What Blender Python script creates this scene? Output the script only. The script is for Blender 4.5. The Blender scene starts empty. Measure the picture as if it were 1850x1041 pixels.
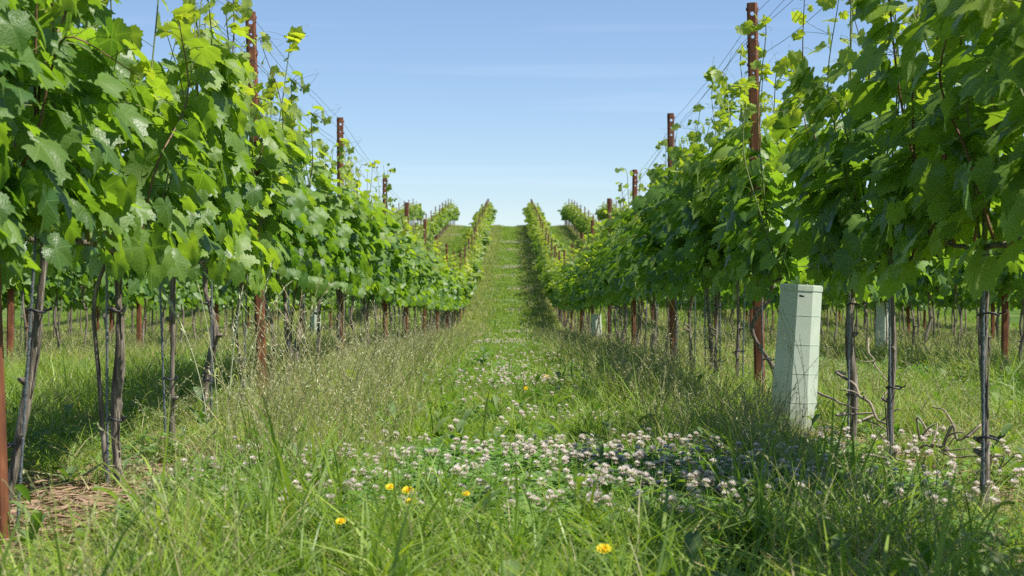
import bpy, math, random
import numpy as np

# ------------------------------------------------------------------ camera, sky, sun, exposure
SC = bpy.context.scene
COL = SC.collection
R = math.radians
EYE = 0.64                      # lens height above the turf under the camera
FPX = 2940.0                    # focal length in photo pixels (photo 1850 wide)

cam_d = bpy.data.cameras.new('camera')
cam = bpy.data.objects.new('camera', cam_d)
COL.objects.link(cam)
cam.location = (0, 0, EYE)
cam.rotation_euler = (R(90), 0, 0)
cam_d.sensor_width = 36.0
cam_d.lens = FPX / 1850 * 36.0
cam_d.clip_start = 0.05
cam_d.clip_end = 6000
cam_d.dof.use_dof = True
cam_d.dof.focus_distance = 7.0
cam_d.dof.aperture_fstop = 9.0
SC.camera = cam

SUN_EL, SUN_AZ = 59.0, 108.0    # azimuth clockwise from +Y (the view direction)
world = bpy.data.worlds.new('World')
SC.world = world
world.use_nodes = True
wn, wl = world.node_tree.nodes, world.node_tree.links
wn.clear()
w_out = wn.new('ShaderNodeOutputWorld')
w_bg = wn.new('ShaderNodeBackground')
w_sky = wn.new('ShaderNodeTexSky')
w_sky.sky_type = 'NISHITA'
w_sky.sun_disc = False
w_sky.sun_elevation = R(SUN_EL)
w_sky.sun_rotation = R(SUN_AZ)
w_sky.altitude = 100
w_sky.air_density = 0.95
w_sky.dust_density = 0.0
w_sky.ozone_density = 3.4
# a thin, faint streak of high cloud
w_geo = wn.new('ShaderNodeTexCoord')
w_map = wn.new('ShaderNodeMapping'); w_map.inputs['Rotation'].default_value = (0, R(1.5), 0)
w_map.inputs['Scale'].default_value = (1.6, 1.0, 45.0)
w_noise = wn.new('ShaderNodeTexNoise'); w_noise.inputs['Scale'].default_value = 1.6
w_noise.inputs['Detail'].default_value = 5
w_ramp = wn.new('ShaderNodeValToRGB')
w_ramp.color_ramp.elements[0].position = 0.54; w_ramp.color_ramp.elements[0].color = (0, 0, 0, 1)
w_ramp.color_ramp.elements[1].position = 0.80; w_ramp.color_ramp.elements[1].color = (.17, .17, .17, 1)
w_mix = wn.new('ShaderNodeMixRGB'); w_mix.inputs['Color2'].default_value = (7.5, 8.2, 9.0, 1)
wl.new(w_geo.outputs['Generated'], w_map.inputs['Vector'])
wl.new(w_map.outputs['Vector'], w_noise.inputs['Vector'])
wl.new(w_noise.outputs['Fac'], w_ramp.inputs['Fac'])
wl.new(w_ramp.outputs['Color'], w_mix.inputs['Fac'])
wl.new(w_sky.outputs['Color'], w_mix.inputs['Color1'])
w_tone = wn.new('ShaderNodeMixRGB'); w_tone.blend_type = 'MULTIPLY'; w_tone.inputs['Fac'].default_value = 1
w_tone.inputs['Color2'].default_value = (.80, .81, .87, 1)
wl.new(w_mix.outputs['Color'], w_tone.inputs['Color1'])
wl.new(w_tone.outputs['Color'], w_bg.inputs['Color'])
w_bg.inputs['Strength'].default_value = 0.103
wl.new(w_bg.outputs['Background'], w_out.inputs['Surface'])

sun_d = bpy.data.lights.new('sun', 'SUN')
sun_d.energy = 5.0

sun_d.angle = R(0.53)
sun_d.color = (1.0, 0.955, 0.88)
sun = bpy.data.objects.new('sun', sun_d)
COL.objects.link(sun)
sun.location = (60, -20, 80)
sun.rotation_euler = (R(90 - SUN_EL), 0, R(180 - SUN_AZ))

SC.view_settings.view_transform = 'Standard'
SC.view_settings.look = 'None'
SC.view_settings.exposure = 0.66
SC.view_settings.gamma = 1.0
SC.cycles.max_bounces = 7
SC.cycles.diffuse_bounces = 3
SC.cycles.glossy_bounces = 2
SC.cycles.transmission_bounces = 4
SC.cycles.caustics_reflective = False
SC.cycles.caustics_refractive = False
SC.cycles.sample_clamp_indirect = 6
SC.cycles.use_denoising = False

# ------------------------------------------------------------------ small helpers
def tag(o, label=None, cat=None, group=None, kind=None):
    if label: o['label'] = label
    if cat: o['category'] = cat
    if group: o['group'] = group
    if kind: o['kind'] = kind
    return o

def link(name, data, parent=None, loc=None):
    o = bpy.data.objects.new(name, data)
    COL.objects.link(o)
    if parent: o.parent = parent
    if loc is not None: o.location = loc
    return o

def nrm(a):
    return a / np.maximum(np.linalg.norm(a, axis=-1, keepdims=True), 1e-9)

class MB:
    """collects arrays of vertices and faces and builds ONE mesh"""
    def __init__(s):
        s.v, s.f, s.uv, s.at, s.n = [], [], [], [], 0
    def add(s, v, faces, mat=0, uv=None, at=None):
        v = np.asarray(v, float).reshape(-1, 3)
        k = len(v)
        if not isinstance(faces, list): faces = [faces]
        for f in faces:
            f = np.asarray(f, int)
            if f.size: s.f.append((f + s.n, mat))
        s.uv.append(np.zeros((k, 2)) if uv is None else np.asarray(uv, float))
        if at is None: at = (0.5, 0.0, 0.0)
        at = np.asarray(at, float)
        s.at.append(np.tile(at, (k, 1)) if at.ndim == 1 else at)
        s.v.append(v); s.n += k
    def mesh(s, name, mats, smooth=True):
        me = bpy.data.meshes.new(name)
        V = np.concatenate(s.v)
        loops = np.concatenate([f.ravel() for f, m in s.f])
        sizes = np.concatenate([np.full(len(f), f.shape[1]) for f, m in s.f])
        mi = np.concatenate([np.full(len(f), m) for f, m in s.f])
        st = np.concatenate([[0], np.cumsum(sizes)[:-1]])
        me.vertices.add(len(V)); me.vertices.foreach_set('co', V.ravel().astype(np.float32))
        me.loops.add(len(loops)); me.loops.foreach_set('vertex_index', loops.astype(np.int32))
        me.polygons.add(len(sizes))
        me.polygons.foreach_set('loop_start', st.astype(np.int32))
        me.polygons.foreach_set('material_index', mi.astype(np.int32))
        me.polygons.foreach_set('use_smooth', np.full(len(sizes), smooth))
        for m in mats: me.materials.append(m)
        uvl = me.uv_layers.new(name='UVMap')
        UV = np.concatenate(s.uv)[loops]
        uvl.data.foreach_set('uv', UV.ravel().astype(np.float32))
        a = me.attributes.new('tint', 'FLOAT_VECTOR', 'POINT')
        a.data.foreach_set('vector', np.concatenate(s.at).ravel().astype(np.float32))
        me.update(calc_edges=True); me.validate()
        return me

def tube(mb, path, rad, sides=8, mat=0, at=None, cap=True, lump=0.0, rng=None):
    P = np.asarray(path, float); n = len(P)
    r = np.full(n, rad) if np.isscalar(rad) else np.asarray(rad, float)
    T = nrm(np.gradient(P, axis=0))
    ref = np.array([0.0, 1.0, 0.0]) if abs(T[:, 1]).mean() < 0.8 else np.array([1.0, 0, 0])
    A = nrm(np.cross(T, ref)); B = np.cross(T, A)
    ang = np.linspace(0, 2 * math.pi, sides, endpoint=False)
    rr = r[:, None] * np.ones(sides)[None]
    if lump and rng is not None:
        rr = rr * (1 + lump * rng.normal(size=(n, sides)))
    V = P[:, None] + rr[..., None] * (np.cos(ang)[None, :, None] * A[:, None] + np.sin(ang)[None, :, None] * B[:, None])
    i = np.arange(n - 1)[:, None] * sides; j = np.arange(sides)[None]; j2 = (j + 1) % sides
    F = np.stack([i + j, i + j2, i + sides + j2, i + sides + j], -1).reshape(-1, 4)
    V = V.reshape(-1, 3)
    faces = [F]
    if cap:
        V = np.vstack([V, P[:1], P[-1:]])
        c0, c1 = n * sides, n * sides + 1
        j = np.arange(sides); j2 = (j + 1) % sides
        faces.append(np.stack([np.full(sides, c0), j2, j], -1))
        faces.append(np.stack([np.full(sides, c1), (n - 1) * sides + j, (n - 1) * sides + j2], -1))
    mb.add(V, faces, mat, at=at)

def curve(pts, n):
    """smooth path through a few points"""
    P = np.asarray(pts, float); k = len(P)
    Q = np.vstack([2 * P[0] - P[1], P, 2 * P[-1] - P[-2]])
    out = []
    for t in np.linspace(0, k - 1 - 1e-6, n):
        i = int(t); f = t - i
        p0, p1, p2, p3 = Q[i:i + 4]
        out.append(0.5 * (2 * p1 + (p2 - p0) * f + (2 * p0 - 5 * p1 + 4 * p2 - p3) * f * f + (3 * p1 - p0 - 3 * p2 + p3) * f ** 3))
    return np.array(out)

# ------------------------------------------------------------------ the lie of the land
_gd = [-400, -60, 0, 4, 8.75, 13.75, 18.75, 23.75, 28.75, 33.75, 38.75, 43.75, 48.75, 53.75, 58.75, 63.75, 68.75, 80, 95, 112, 118, 124, 135, 160, 300, 900, 3000]
_gz = [1.0, -.45, -.64, -.645, -.67, -.715, -.83, -.91, -1.01, -1.09, -1.17, -1.20, -1.12, -.84, -.43, -.01, .42, 1.40, 2.66, 3.98, 4.38, 4.62, 4.75, 4.3, -3, -50, -260]
_fd = np.arange(-400, 3000, 1.0)
_fz = np.interp(_fd, _gd, _gz)
_k = np.exp(-np.linspace(-2, 2, 9) ** 2); _k /= _k.sum()
_fz[20:-20] = np.convolve(_fz, _k, 'same')[20:-20]
def gnd(x, y):
    x = np.asarray(x, float); y = np.asarray(y, float)
    near = np.exp(-(y / 70.0) ** 2)
    return (np.interp(y, _fd, _fz) + EYE
            + near * (0.012 * np.sin(x * 2.1 + y * .7) + 0.010 * np.sin(y * 1.7 - x * 1.3)))

_rx_d = [0, 4, 8.75, 13.75, 18.75, 25, 60, 118, 200]
_r1 = [1.30, 1.31, 1.32, 1.37, 1.41, 1.43, 1.42, 1.36, 1.32]
_l1 = [-1.26, -1.27, -1.40, -1.48, -1.53, -1.55, -1.57, -1.70, -1.8]
def row_x(r, y):
    if r > 0: return np.interp(y, _rx_d, _r1) + 2.8 * (r - 1)
    return np.interp(y, _rx_d, _l1) + 2.77 * (r + 1)

def gp(px, py):
    """where the sight line through a photo pixel meets the ground"""
    dx, dz = (px - 925) / FPX, -(py - 520.5) / FPX
    d = 2.0
    while d < 130:
        if EYE + dz * d <= gnd(dx * d, d): break
        d += 0.02
    return np.array([dx * d, d, float(gnd(dx * d, d))])

# ------------------------------------------------------------------ materials
def mat(name):
    m = bpy.data.materials.new(name); m.use_nodes = True
    nt = m.node_tree; nt.nodes.clear()
    out = nt.nodes.new('ShaderNodeOutputMaterial')
    return m, nt, out

def N(nt, kind, **kw):
    n = nt.nodes.new(kind)
    for k, v in kw.items():
        if k in n.inputs: n.inputs[k].default_value = v
        else: setattr(n, k, v)
    return n

def M2(nt, op, a, b=None):
    n = nt.nodes.new('ShaderNodeMath'); n.operation = op
    for i, v in enumerate((a, b)):
        if v is None: continue
        if isinstance(v, (int, float)): n.inputs[i].default_value = v
        else: nt.links.new(v, n.inputs[i])
    return n.outputs[0]

def mixc(nt, fac, a, b, blend='MIX'):
    n = nt.nodes.new('ShaderNodeMixRGB'); n.blend_type = blend
    for k, v in (('Fac', fac), ('Color1', a), ('Color2', b)):
        if isinstance(v, (int, float)): n.inputs[k].default_value = v
        elif isinstance(v, tuple): n.inputs[k].default_value = (*v, 1) if len(v) == 3 else v
        else: nt.links.new(v, n.inputs[k])
    return n.outputs[0]

def ramp(nt, fac, stops):
    n = nt.nodes.new('ShaderNodeValToRGB')
    e = n.color_ramp.elements
    while len(e) < len(stops): e.new(0.5)
    for el, (p, c) in zip(e, stops):
        el.position = p; el.color = (*c, 1)
    nt.links.new(fac, n.inputs['Fac'])
    return n.outputs['Color']

def leaf_material(name, dark, light, young, trans, tfac, rough=0.42, veins=False, spec=0.5, straw=None):
    m, nt, out = mat(name); L = nt.links
    at = N(nt, 'ShaderNodeAttribute', attribute_name='tint')
    sp = N(nt, 'ShaderNodeSeparateXYZ'); L.new(at.outputs['Vector'], sp.inputs[0])
    col = mixc(nt, sp.outputs[0], dark, light)
    col = mixc(nt, sp.outputs[1], col, young)
    if straw: col = mixc(nt, sp.outputs[2], col, straw)
    oi = N(nt, 'ShaderNodeObjectInfo')
    hv = N(nt, 'ShaderNodeHueSaturation')
    L.new(col, hv.inputs['Color'])
    L.new(M2(nt, 'ADD', M2(nt, 'MULTIPLY', oi.outputs['Random'], 0.46), 0.77), hv.inputs['Value'])
    L.new(M2(nt, 'ADD', M2(nt, 'MULTIPLY', oi.outputs['Random'], -0.035), 0.512), hv.inputs['Hue'])
    col = hv.outputs['Color']
    bump = None
    if veins:
        uv = N(nt, 'ShaderNodeUVMap', uv_map='UVMap')
        s2 = N(nt, 'ShaderNodeSeparateXYZ'); L.new(uv.outputs[0], s2.inputs[0])
        ax = M2(nt, 'ABSOLUTE', s2.outputs[0]); y = s2.outputs[1]
        vein = None
        for a_, w_ in ((0, .022), (50, .018), (104, .015)):
            sa, ca = math.sin(R(a_)), math.cos(R(a_))
            # distance from the line through the leaf base along (sa, ca)
            dist = M2(nt, 'ABSOLUTE', M2(nt, 'SUBTRACT', M2(nt, 'MULTIPLY', ax, ca), M2(nt, 'MULTIPLY', y, sa)))
            along = M2(nt, 'ADD', M2(nt, 'MULTIPLY', ax, sa), M2(nt, 'MULTIPLY', y, ca))
            v_ = M2(nt, 'MULTIPLY', M2(nt, 'LESS_THAN', dist, w_), M2(nt, 'GREATER_THAN', along, 0.0))
            vein = v_ if vein is None else M2(nt, 'MAXIMUM', vein, v_)
        # side veins, slanting off the midrib
        sv = M2(nt, 'FRACT', M2(nt, 'MULTIPLY', M2(nt, 'SUBTRACT', y, M2(nt, 'MULTIPLY', ax, 0.85)), 6.5))
        vein = M2(nt, 'MAXIMUM', vein, M2(nt, 'MULTIPLY', M2(nt, 'LESS_THAN', sv, 0.1), 0.45))
        col = mixc(nt, M2(nt, 'MULTIPLY', vein, 0.5), col, (0.20, 0.30, 0.08))
        vo = N(nt, 'ShaderNodeTexVoronoi', Scale=13.0); L.new(uv.outputs[0], vo.inputs['Vector'])
        bump = N(nt, 'ShaderNodeBump', Strength=0.30, Distance=0.003)
        L.new(M2(nt, 'ADD', M2(nt, 'MULTIPLY', vo.outputs['Distance'], -0.8), M2(nt, 'MULTIPLY', vein, -0.6)), bump.inputs['Height'])
    geo = N(nt, 'ShaderNodeNewGeometry')
    colb = mixc(nt, geo.outputs['Backfacing'], col, mixc(nt, 0.35, col, (0.20, 0.26, 0.12)))
    p = N(nt, 'ShaderNodeBsdfPrincipled', Roughness=rough)
    p.inputs['Specular IOR Level'].default_value = spec
    L.new(colb, p.inputs['Base Color'])
    rr = M2(nt, 'ADD', M2(nt, 'MULTIPLY', geo.outputs['Backfacing'], 0.25), M2(nt, 'ADD', rough - 0.06, M2(nt, 'MULTIPLY', sp.outputs[0], 0.14)))
    L.new(rr, p.inputs['Roughness'])
    t = N(nt, 'ShaderNodeBsdfTranslucent')
    L.new(mixc(nt, 1.0, col, trans, 'MULTIPLY'), t.inputs['Color'])
    if bump: L.new(bump.outputs[0], p.inputs['Normal'])
    mx = N(nt, 'ShaderNodeMixShader', Fac=tfac)
    L.new(p.outputs[0], mx.inputs[1]); L.new(t.outputs[0], mx.inputs[2])
    L.new(mx.outputs[0], out.inputs['Surface'])
    return m

M_LEAF = leaf_material('vine_leaf', (.052, .128, .016), (.140, .255, .032), (.22, .30, .038), (2.6, 2.5, 0.8), 0.41, 0.44, veins=True, spec=0.55)
M_LEAF_FAR = leaf_material('vine_leaf_far', (.068, .140, .018), (.135, .235, .028), (.26, .31, .05), (2.4, 2.4, 0.9), 0.42, 0.45)
M_GRASS = leaf_material('grass_blade', (.125, .240, .018), (.250, .385, .036), (.28, .36, .07), (1.7, 1.7, 0.9), 0.35, 0.45, spec=0.4, straw=(.42, .38, .20))
M_CLOVER = leaf_material('clover_leaf', (.065, .185, .022), (.13, .29, .035), (.14, .26, .05), (1.9, 2.0, 0.9), 0.35, 0.5, spec=0.35)
M_WEED = leaf_material('weed_leaf', (.05, .125, .02), (.09, .19, .03), (.25, .32, .05), (2.2, 2.3, 0.9), 0.35, 0.42, spec=0.5)

def simple(name, c1, c2, scale=(1, 1, 1), nscale=20, rough=0.8, bump=0.3, dist=0.004, metal=0.0, detail=6, coord='Object', c3=None):
    m, nt, out = mat(name); L = nt.links
    tc = N(nt, 'ShaderNodeTexCoord'); mp = N(nt, 'ShaderNodeMapping', Scale=scale)
    oi = N(nt, 'ShaderNodeObjectInfo')
    L.new(tc.outputs[coord], mp.inputs['Vector'])
    vm = N(nt, 'ShaderNodeVectorMath', operation='ADD')
    cx = N(nt, 'ShaderNodeCombineXYZ')
    for i in range(3): L.new(M2(nt, 'MULTIPLY', oi.outputs['Random'], 17.0), cx.inputs[i])
    L.new(mp.outputs[0], vm.inputs[0]); L.new(cx.outputs[0], vm.inputs[1])
    no = N(nt, 'ShaderNodeTexNoise', Scale=nscale, Detail=detail); L.new(vm.outputs[0], no.inputs['Vector'])
    st = [(0.3, c1), (0.7, c2)]
    if c3: st = [(0.28, c1), (0.55, c2), (0.75, c3)]
    col = ramp(nt, no.outputs['Fac'], st)
    p = N(nt, 'ShaderNodeBsdfPrincipled', Roughness=rough, Metallic=metal)
    L.new(col, p.inputs['Base Color'])
    b = N(nt, 'ShaderNodeBump', Strength=bump, Distance=dist)
    L.new(no.outputs['Fac'], b.inputs['Height']); L.new(b.outputs[0], p.inputs['Normal'])
    L.new(p.outputs[0], out.inputs['Surface'])
    return m

M_BARK = simple('vine_bark', (.055, .042, .034), (.22, .18, .135), (1, 1, .09), 110, .9, 1.0, .010, c3=(.48, .42, .34))
M_CANE = simple('green_cane', (.10, .15, .03), (.20, .22, .06), (1, 1, .3), 25, .5, .1)
M_CANE_R = simple('reddish_cane', (.12, .05, .025), (.22, .13, .06), (1, 1, .3), 25, .55, .1)
M_RUST = simple('rusty_steel', (.095, .028, .010), (.190, .062, .022), (1, 1, .35), 30, .78, .35, .002, c3=(.28, .115, .048))
M_ROD = simple('grey_rod', (.10, .11, .12), (.25, .27, .29), (1, 1, 4), 60, .5, .6, .002, metal=.4)
M_WIRE = simple('dull_wire', (.09, .09, .10), (.22, .22, .23), (1, 1, 1), 5, .45, 0, metal=.6)
M_TIE = simple('black_tie', (.012, .012, .014), (.03, .03, .035), (1, 1, 1), 50, .5, .1)
M_TUBE = simple('pale_grow_tube', (.46, .52, .40), (.58, .63, .50), (1, 1, 1), 7, .5, .25, .006)
def muddy(m):
    nt = m.node_tree; L = nt.links; p = [n for n in nt.nodes if n.type == 'BSDF_PRINCIPLED'][0]
    old = p.inputs['Base Color'].links[0].from_socket
    tc = N(nt, 'ShaderNodeTexCoord'); sp = N(nt, 'ShaderNodeSeparateXYZ'); L.new(tc.outputs['Object'], sp.inputs[0])
    no = N(nt, 'ShaderNodeTexNoise', Scale=38.0, Detail=8); L.new(tc.outputs['Object'], no.inputs['Vector'])
    f = M2(nt, 'ADD', M2(nt, 'MULTIPLY', sp.outputs[2], -1.5), no.outputs['Fac'])
    fr = ramp(nt, f, [(.28, (0, 0, 0)), (.62, (.8, .8, .8))])
    L.new(mixc(nt, fr, old, (.22, .19, .12)), p.inputs['Base Color'])
muddy(M_TUBE)
M_TWIG = simple('dry_twig', (.16, .12, .085), (.36, .30, .22), (1, 1, .2), 60, .85, .6, .003)
M_STRAW = simple('straw_litter', (.17, .095, .055), (.36, .25, .15), (1, 1, 1), 12, .85, 0)
M_SEED = simple('seed_head', (.24, .27, .12), (.40, .40, .22), (1, 1, 1), 40, .8, 0)

M_PALE = simple('pale_stalk', (.34, .38, .20), (.54, .55, .35), (1, 1, 1), 40, .7, 0)
def petal_material(name, base, tip, tr=.3):
    m, nt, out = mat(name); L = nt.links
    at = N(nt, 'ShaderNodeAttribute', attribute_name='tint')
    sp = N(nt, 'ShaderNodeSeparateXYZ'); L.new(at.outputs['Vector'], sp.inputs[0])
    col = mixc(nt, sp.outputs[0], base, tip)
    d = N(nt, 'ShaderNodeBsdfPrincipled', Roughness=.7); L.new(col, d.inputs['Base Color'])
    t = N(nt, 'ShaderNodeBsdfTranslucent'); L.new(col, t.inputs['Color'])
    mx = N(nt, 'ShaderNodeMixShader', Fac=tr)
    L.new(d.outputs[0], mx.inputs[1]); L.new(t.outputs[0], mx.inputs[2]); L.new(mx.outputs[0], out.inputs['Surface'])
    return m
M_PETAL = petal_material('clover_petal', (.58, .40, .32), (.95, .92, .86), .45)
M_YELLOW = petal_material('yellow_petal', (.88, .56, .01), (.95, .80, .02), .4)

# ------------------------------------------------------------------ ground
def build_ground():
    ys = np.concatenate([np.arange(-400, -20, 20), np.arange(-20, 0, 2), np.arange(0, 30, .25), np.arange(30, 150, 1.0), np.arange(150, 400, 10), np.arange(400, 3000, 100)])
    xs = np.concatenate([-np.geomspace(1500, 12, 22), np.arange(-11.5, 11.6, .25), np.geomspace(12, 1500, 22)])
    X, Y = np.meshgrid(xs, ys)
    Z = gnd(X, Y)
    soil = np.zeros_like(X)
    for r in (-4, -3, -2, -1, 1, 2, 3, 4):
        soil = np.maximum(soil, np.exp(-((X - row_x(r, Y)) / .30) ** 2))
    soil = np.maximum(soil, 1.6 * np.exp(-((X + 1.28) / .5) ** 2 - ((Y - 4.75) / 1.1) ** 2))
    V = np.stack([X, Y, Z], -1).reshape(-1, 3)
    nx, ny = len(xs), len(ys)
    i = np.arange(ny - 1)[:, None] * nx; j = np.arange(nx - 1)[None]
    F = np.stack([i + j, i + j + 1, i + nx + j + 1, i + nx + j], -1).reshape(-1, 4)
    at = np.stack([soil.ravel(), soil.ravel() * 0, soil.ravel() * 0], -1)
    m, nt, out = mat('meadow_ground'); L = nt.links
    a = N(nt, 'ShaderNodeAttribute', attribute_name='tint')
    sp = N(nt, 'ShaderNodeSeparateXYZ'); L.new(a.outputs['Vector'], sp.inputs[0])
    tc = N(nt, 'ShaderNodeTexCoord')
    n1 = N(nt, 'ShaderNodeTexNoise', Scale=1.3, Detail=8); L.new(tc.outputs['Object'], n1.inputs['Vector'])
    n2 = N(nt, 'ShaderNodeTexNoise', Scale=28.0, Detail=8); L.new(tc.outputs['Object'], n2.inputs['Vector'])
    g = ramp(nt, n1.outputs['Fac'], [(.35, (.060, .115, .018)), (.5, (.095, .165, .028)), (.66, (.17, .19, .07))])
    g = mixc(nt, .6, g, ramp(nt, n2.outputs['Fac'], [(.35, (.35, .35, .3)), (.65, (1.3, 1.3, 1.2))]), 'MULTIPLY')
    s = ramp(nt, n2.outputs['Fac'], [(.35, (.07, .045, .028)), (.5, (.17, .11, .07)), (.62, (.33, .25, .16))])
    f = M2(nt, 'MULTIPLY', sp.outputs[0], M2(nt, 'ADD', n1.outputs['Fac'], .35))
    col = mixc(nt, M2(nt, 'MINIMUM', f, 1.0), g, s)
    p = N(nt, 'ShaderNodeBsdfPrincipled', Roughness=.95); p.inputs['Specular IOR Level'].default_value = .1
    L.new(col, p.inputs['Base Color'])
    b = N(nt, 'ShaderNodeBump', Strength=.9, Distance=.03); L.new(n2.outputs['Fac'], b.inputs['Height']); L.new(b.outputs[0], p.inputs['Normal'])
    L.new(p.outputs[0], out.inputs['Surface'])
    mb = MB(); mb.add(V, F, at=at)
    return tag(link('ground', mb.mesh('ground', [m])), 'grassy vineyard ground dipping and then rising to a crest', 'ground', kind='structure')
build_ground()

# ------------------------------------------------------------------ vine leaves
_an = [0, 12, 27, 35, 50, 60, 78, 86, 104, 116, 138, 158, 172, 180]
_ar = [1.0, .90, .76, .70, .92, .84, .66, .62, .74, .70, .60, .52, .34, .06]
def leaf_template(nout, seed, teeth=True):
    rg = np.random.default_rng(seed)
    phi = np.linspace(-180, 180, nout, endpoint=False) + 180.0 / nout * 0
    deep = rg.uniform(.75, 1.15)
    r = np.interp(np.abs(phi), _an, _ar)
    base = np.interp(np.abs(phi), [0, 60, 120, 160, 180], [.95, .85, .68, .5, .06])
    r = base + (r - base) * deep
    if teeth:
        r = r * (1 + .055 * np.where(np.arange(nout) % 2 == 0, 1, -1)) * (1 + .025 * rg.normal(size=nout))
    a = np.radians(phi)
    out = np.stack([np.sin(a) * r * 1.02, np.cos(a) * r], -1)
    fold, droop, wav, tw = rg.uniform(-.22, .30), rg.uniform(.08, .42), rg.uniform(.02, .07), rg.uniform(-.15, .15)
    ph = rg.uniform(0, 6)
    def z(p, a_):
        rr = np.linalg.norm(p, axis=-1)
        return (fold * np.abs(p[:, 0]) - droop * np.clip(p[:, 1], 0, 2) ** 2 - .12 * p[:, 0] ** 2
                + wav * rr * np.sin(5 * a_ + ph) + tw * p[:, 0] * p[:, 1])
    if teeth:
        inner = out[::2] * .52; ai = a[::2]; m = len(inner)
        P = np.vstack([[[0, 0]], inner, out]); A = np.concatenate([[0], ai, a])
        V = np.column_stack([P, z(P, A)])
        V[1:1 + m, 2] += .035 * np.sin(2.5 * ai + ph)
        F3 = []
        for i in range(m):
            i2 = (i + 1) % m
            F3 += [(0, 1 + i2, 1 + i)]
            o0, o1, o2 = 1 + m + 2 * i, 1 + m + 2 * i + 1, 1 + m + (2 * i + 2) % nout
            F3 += [(1 + i, o1, o0), (1 + i, 1 + i2, o1), (1 + i2, o2, o1)]
        F = np.array(F3)
        keep = [k for k, f in enumerate(F)]
    else:
        P = np.vstack([[[0, 0]], out]); A = np.concatenate([[0], a])
        V = np.column_stack([P, z(P, A)])
        i = np.arange(nout); F = np.stack([i * 0, 1 + (i + 1) % nout, 1 + i], -1)
    F = F[:, ::-1].copy()
    # make faces look up (+z)
    n = np.cross(V[F[0, 1]] - V[F[0, 0]], V[F[0, 2]] - V[F[0, 0]])
    if n[2] < 0: F = F[:, ::-1]
    return V, F, P

T_NEAR = [leaf_template(44, s) for s in range(8)]
T_MID = [leaf_template(16, 20 + s, False) for s in range(6)]
def tiny(seed):
    rg = np.random.default_rng(seed)
    P = np.array([[0, -.35], [.72, -.3], [.62, .45], [0, 1.0], [-.62, .45], [-.72, -.3]])
    z = np.array([.0, -.1, -.05, -.3, -.05, -.1]) * rg.uniform(.5, 1.6)
    return np.column_stack([P, z]), np.array([[0, 1, 2], [0, 2, 3], [0, 3, 4], [0, 4, 5]]), P
T_FAR = [tiny(s) for s in range(4)]

def put_leaves(mb, pos, nor, tip, size, tint, templates, rng):
    n = len(pos); nor = nrm(nor)
    tip = nrm(tip - nor * (tip * nor).sum(-1, keepdims=True))
    bi = np.cross(tip, nor)
    pick = rng.integers(0, len(templates), n)
    for k, (V, F, P) in enumerate(templates):
        w = np.where(pick == k)[0]
        if not len(w): continue
        S = size[w][:, None, None]
        VV = pos[w][:, None] + S * (V[None, :, 0:1] * bi[w][:, None] + V[None, :, 1:2] * tip[w][:, None] + V[None, :, 2:3] * nor[w][:, None])
        nv = len(V)
        FF = (F[None] + (np.arange(len(w)) * nv)[:, None, None]).reshape(-1, 3)
        uv = np.tile(P, (len(w), 1))
        mb.add(VV.reshape(-1, 3), FF, 0, uv, np.repeat(tint[w], nv, 0))

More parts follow.
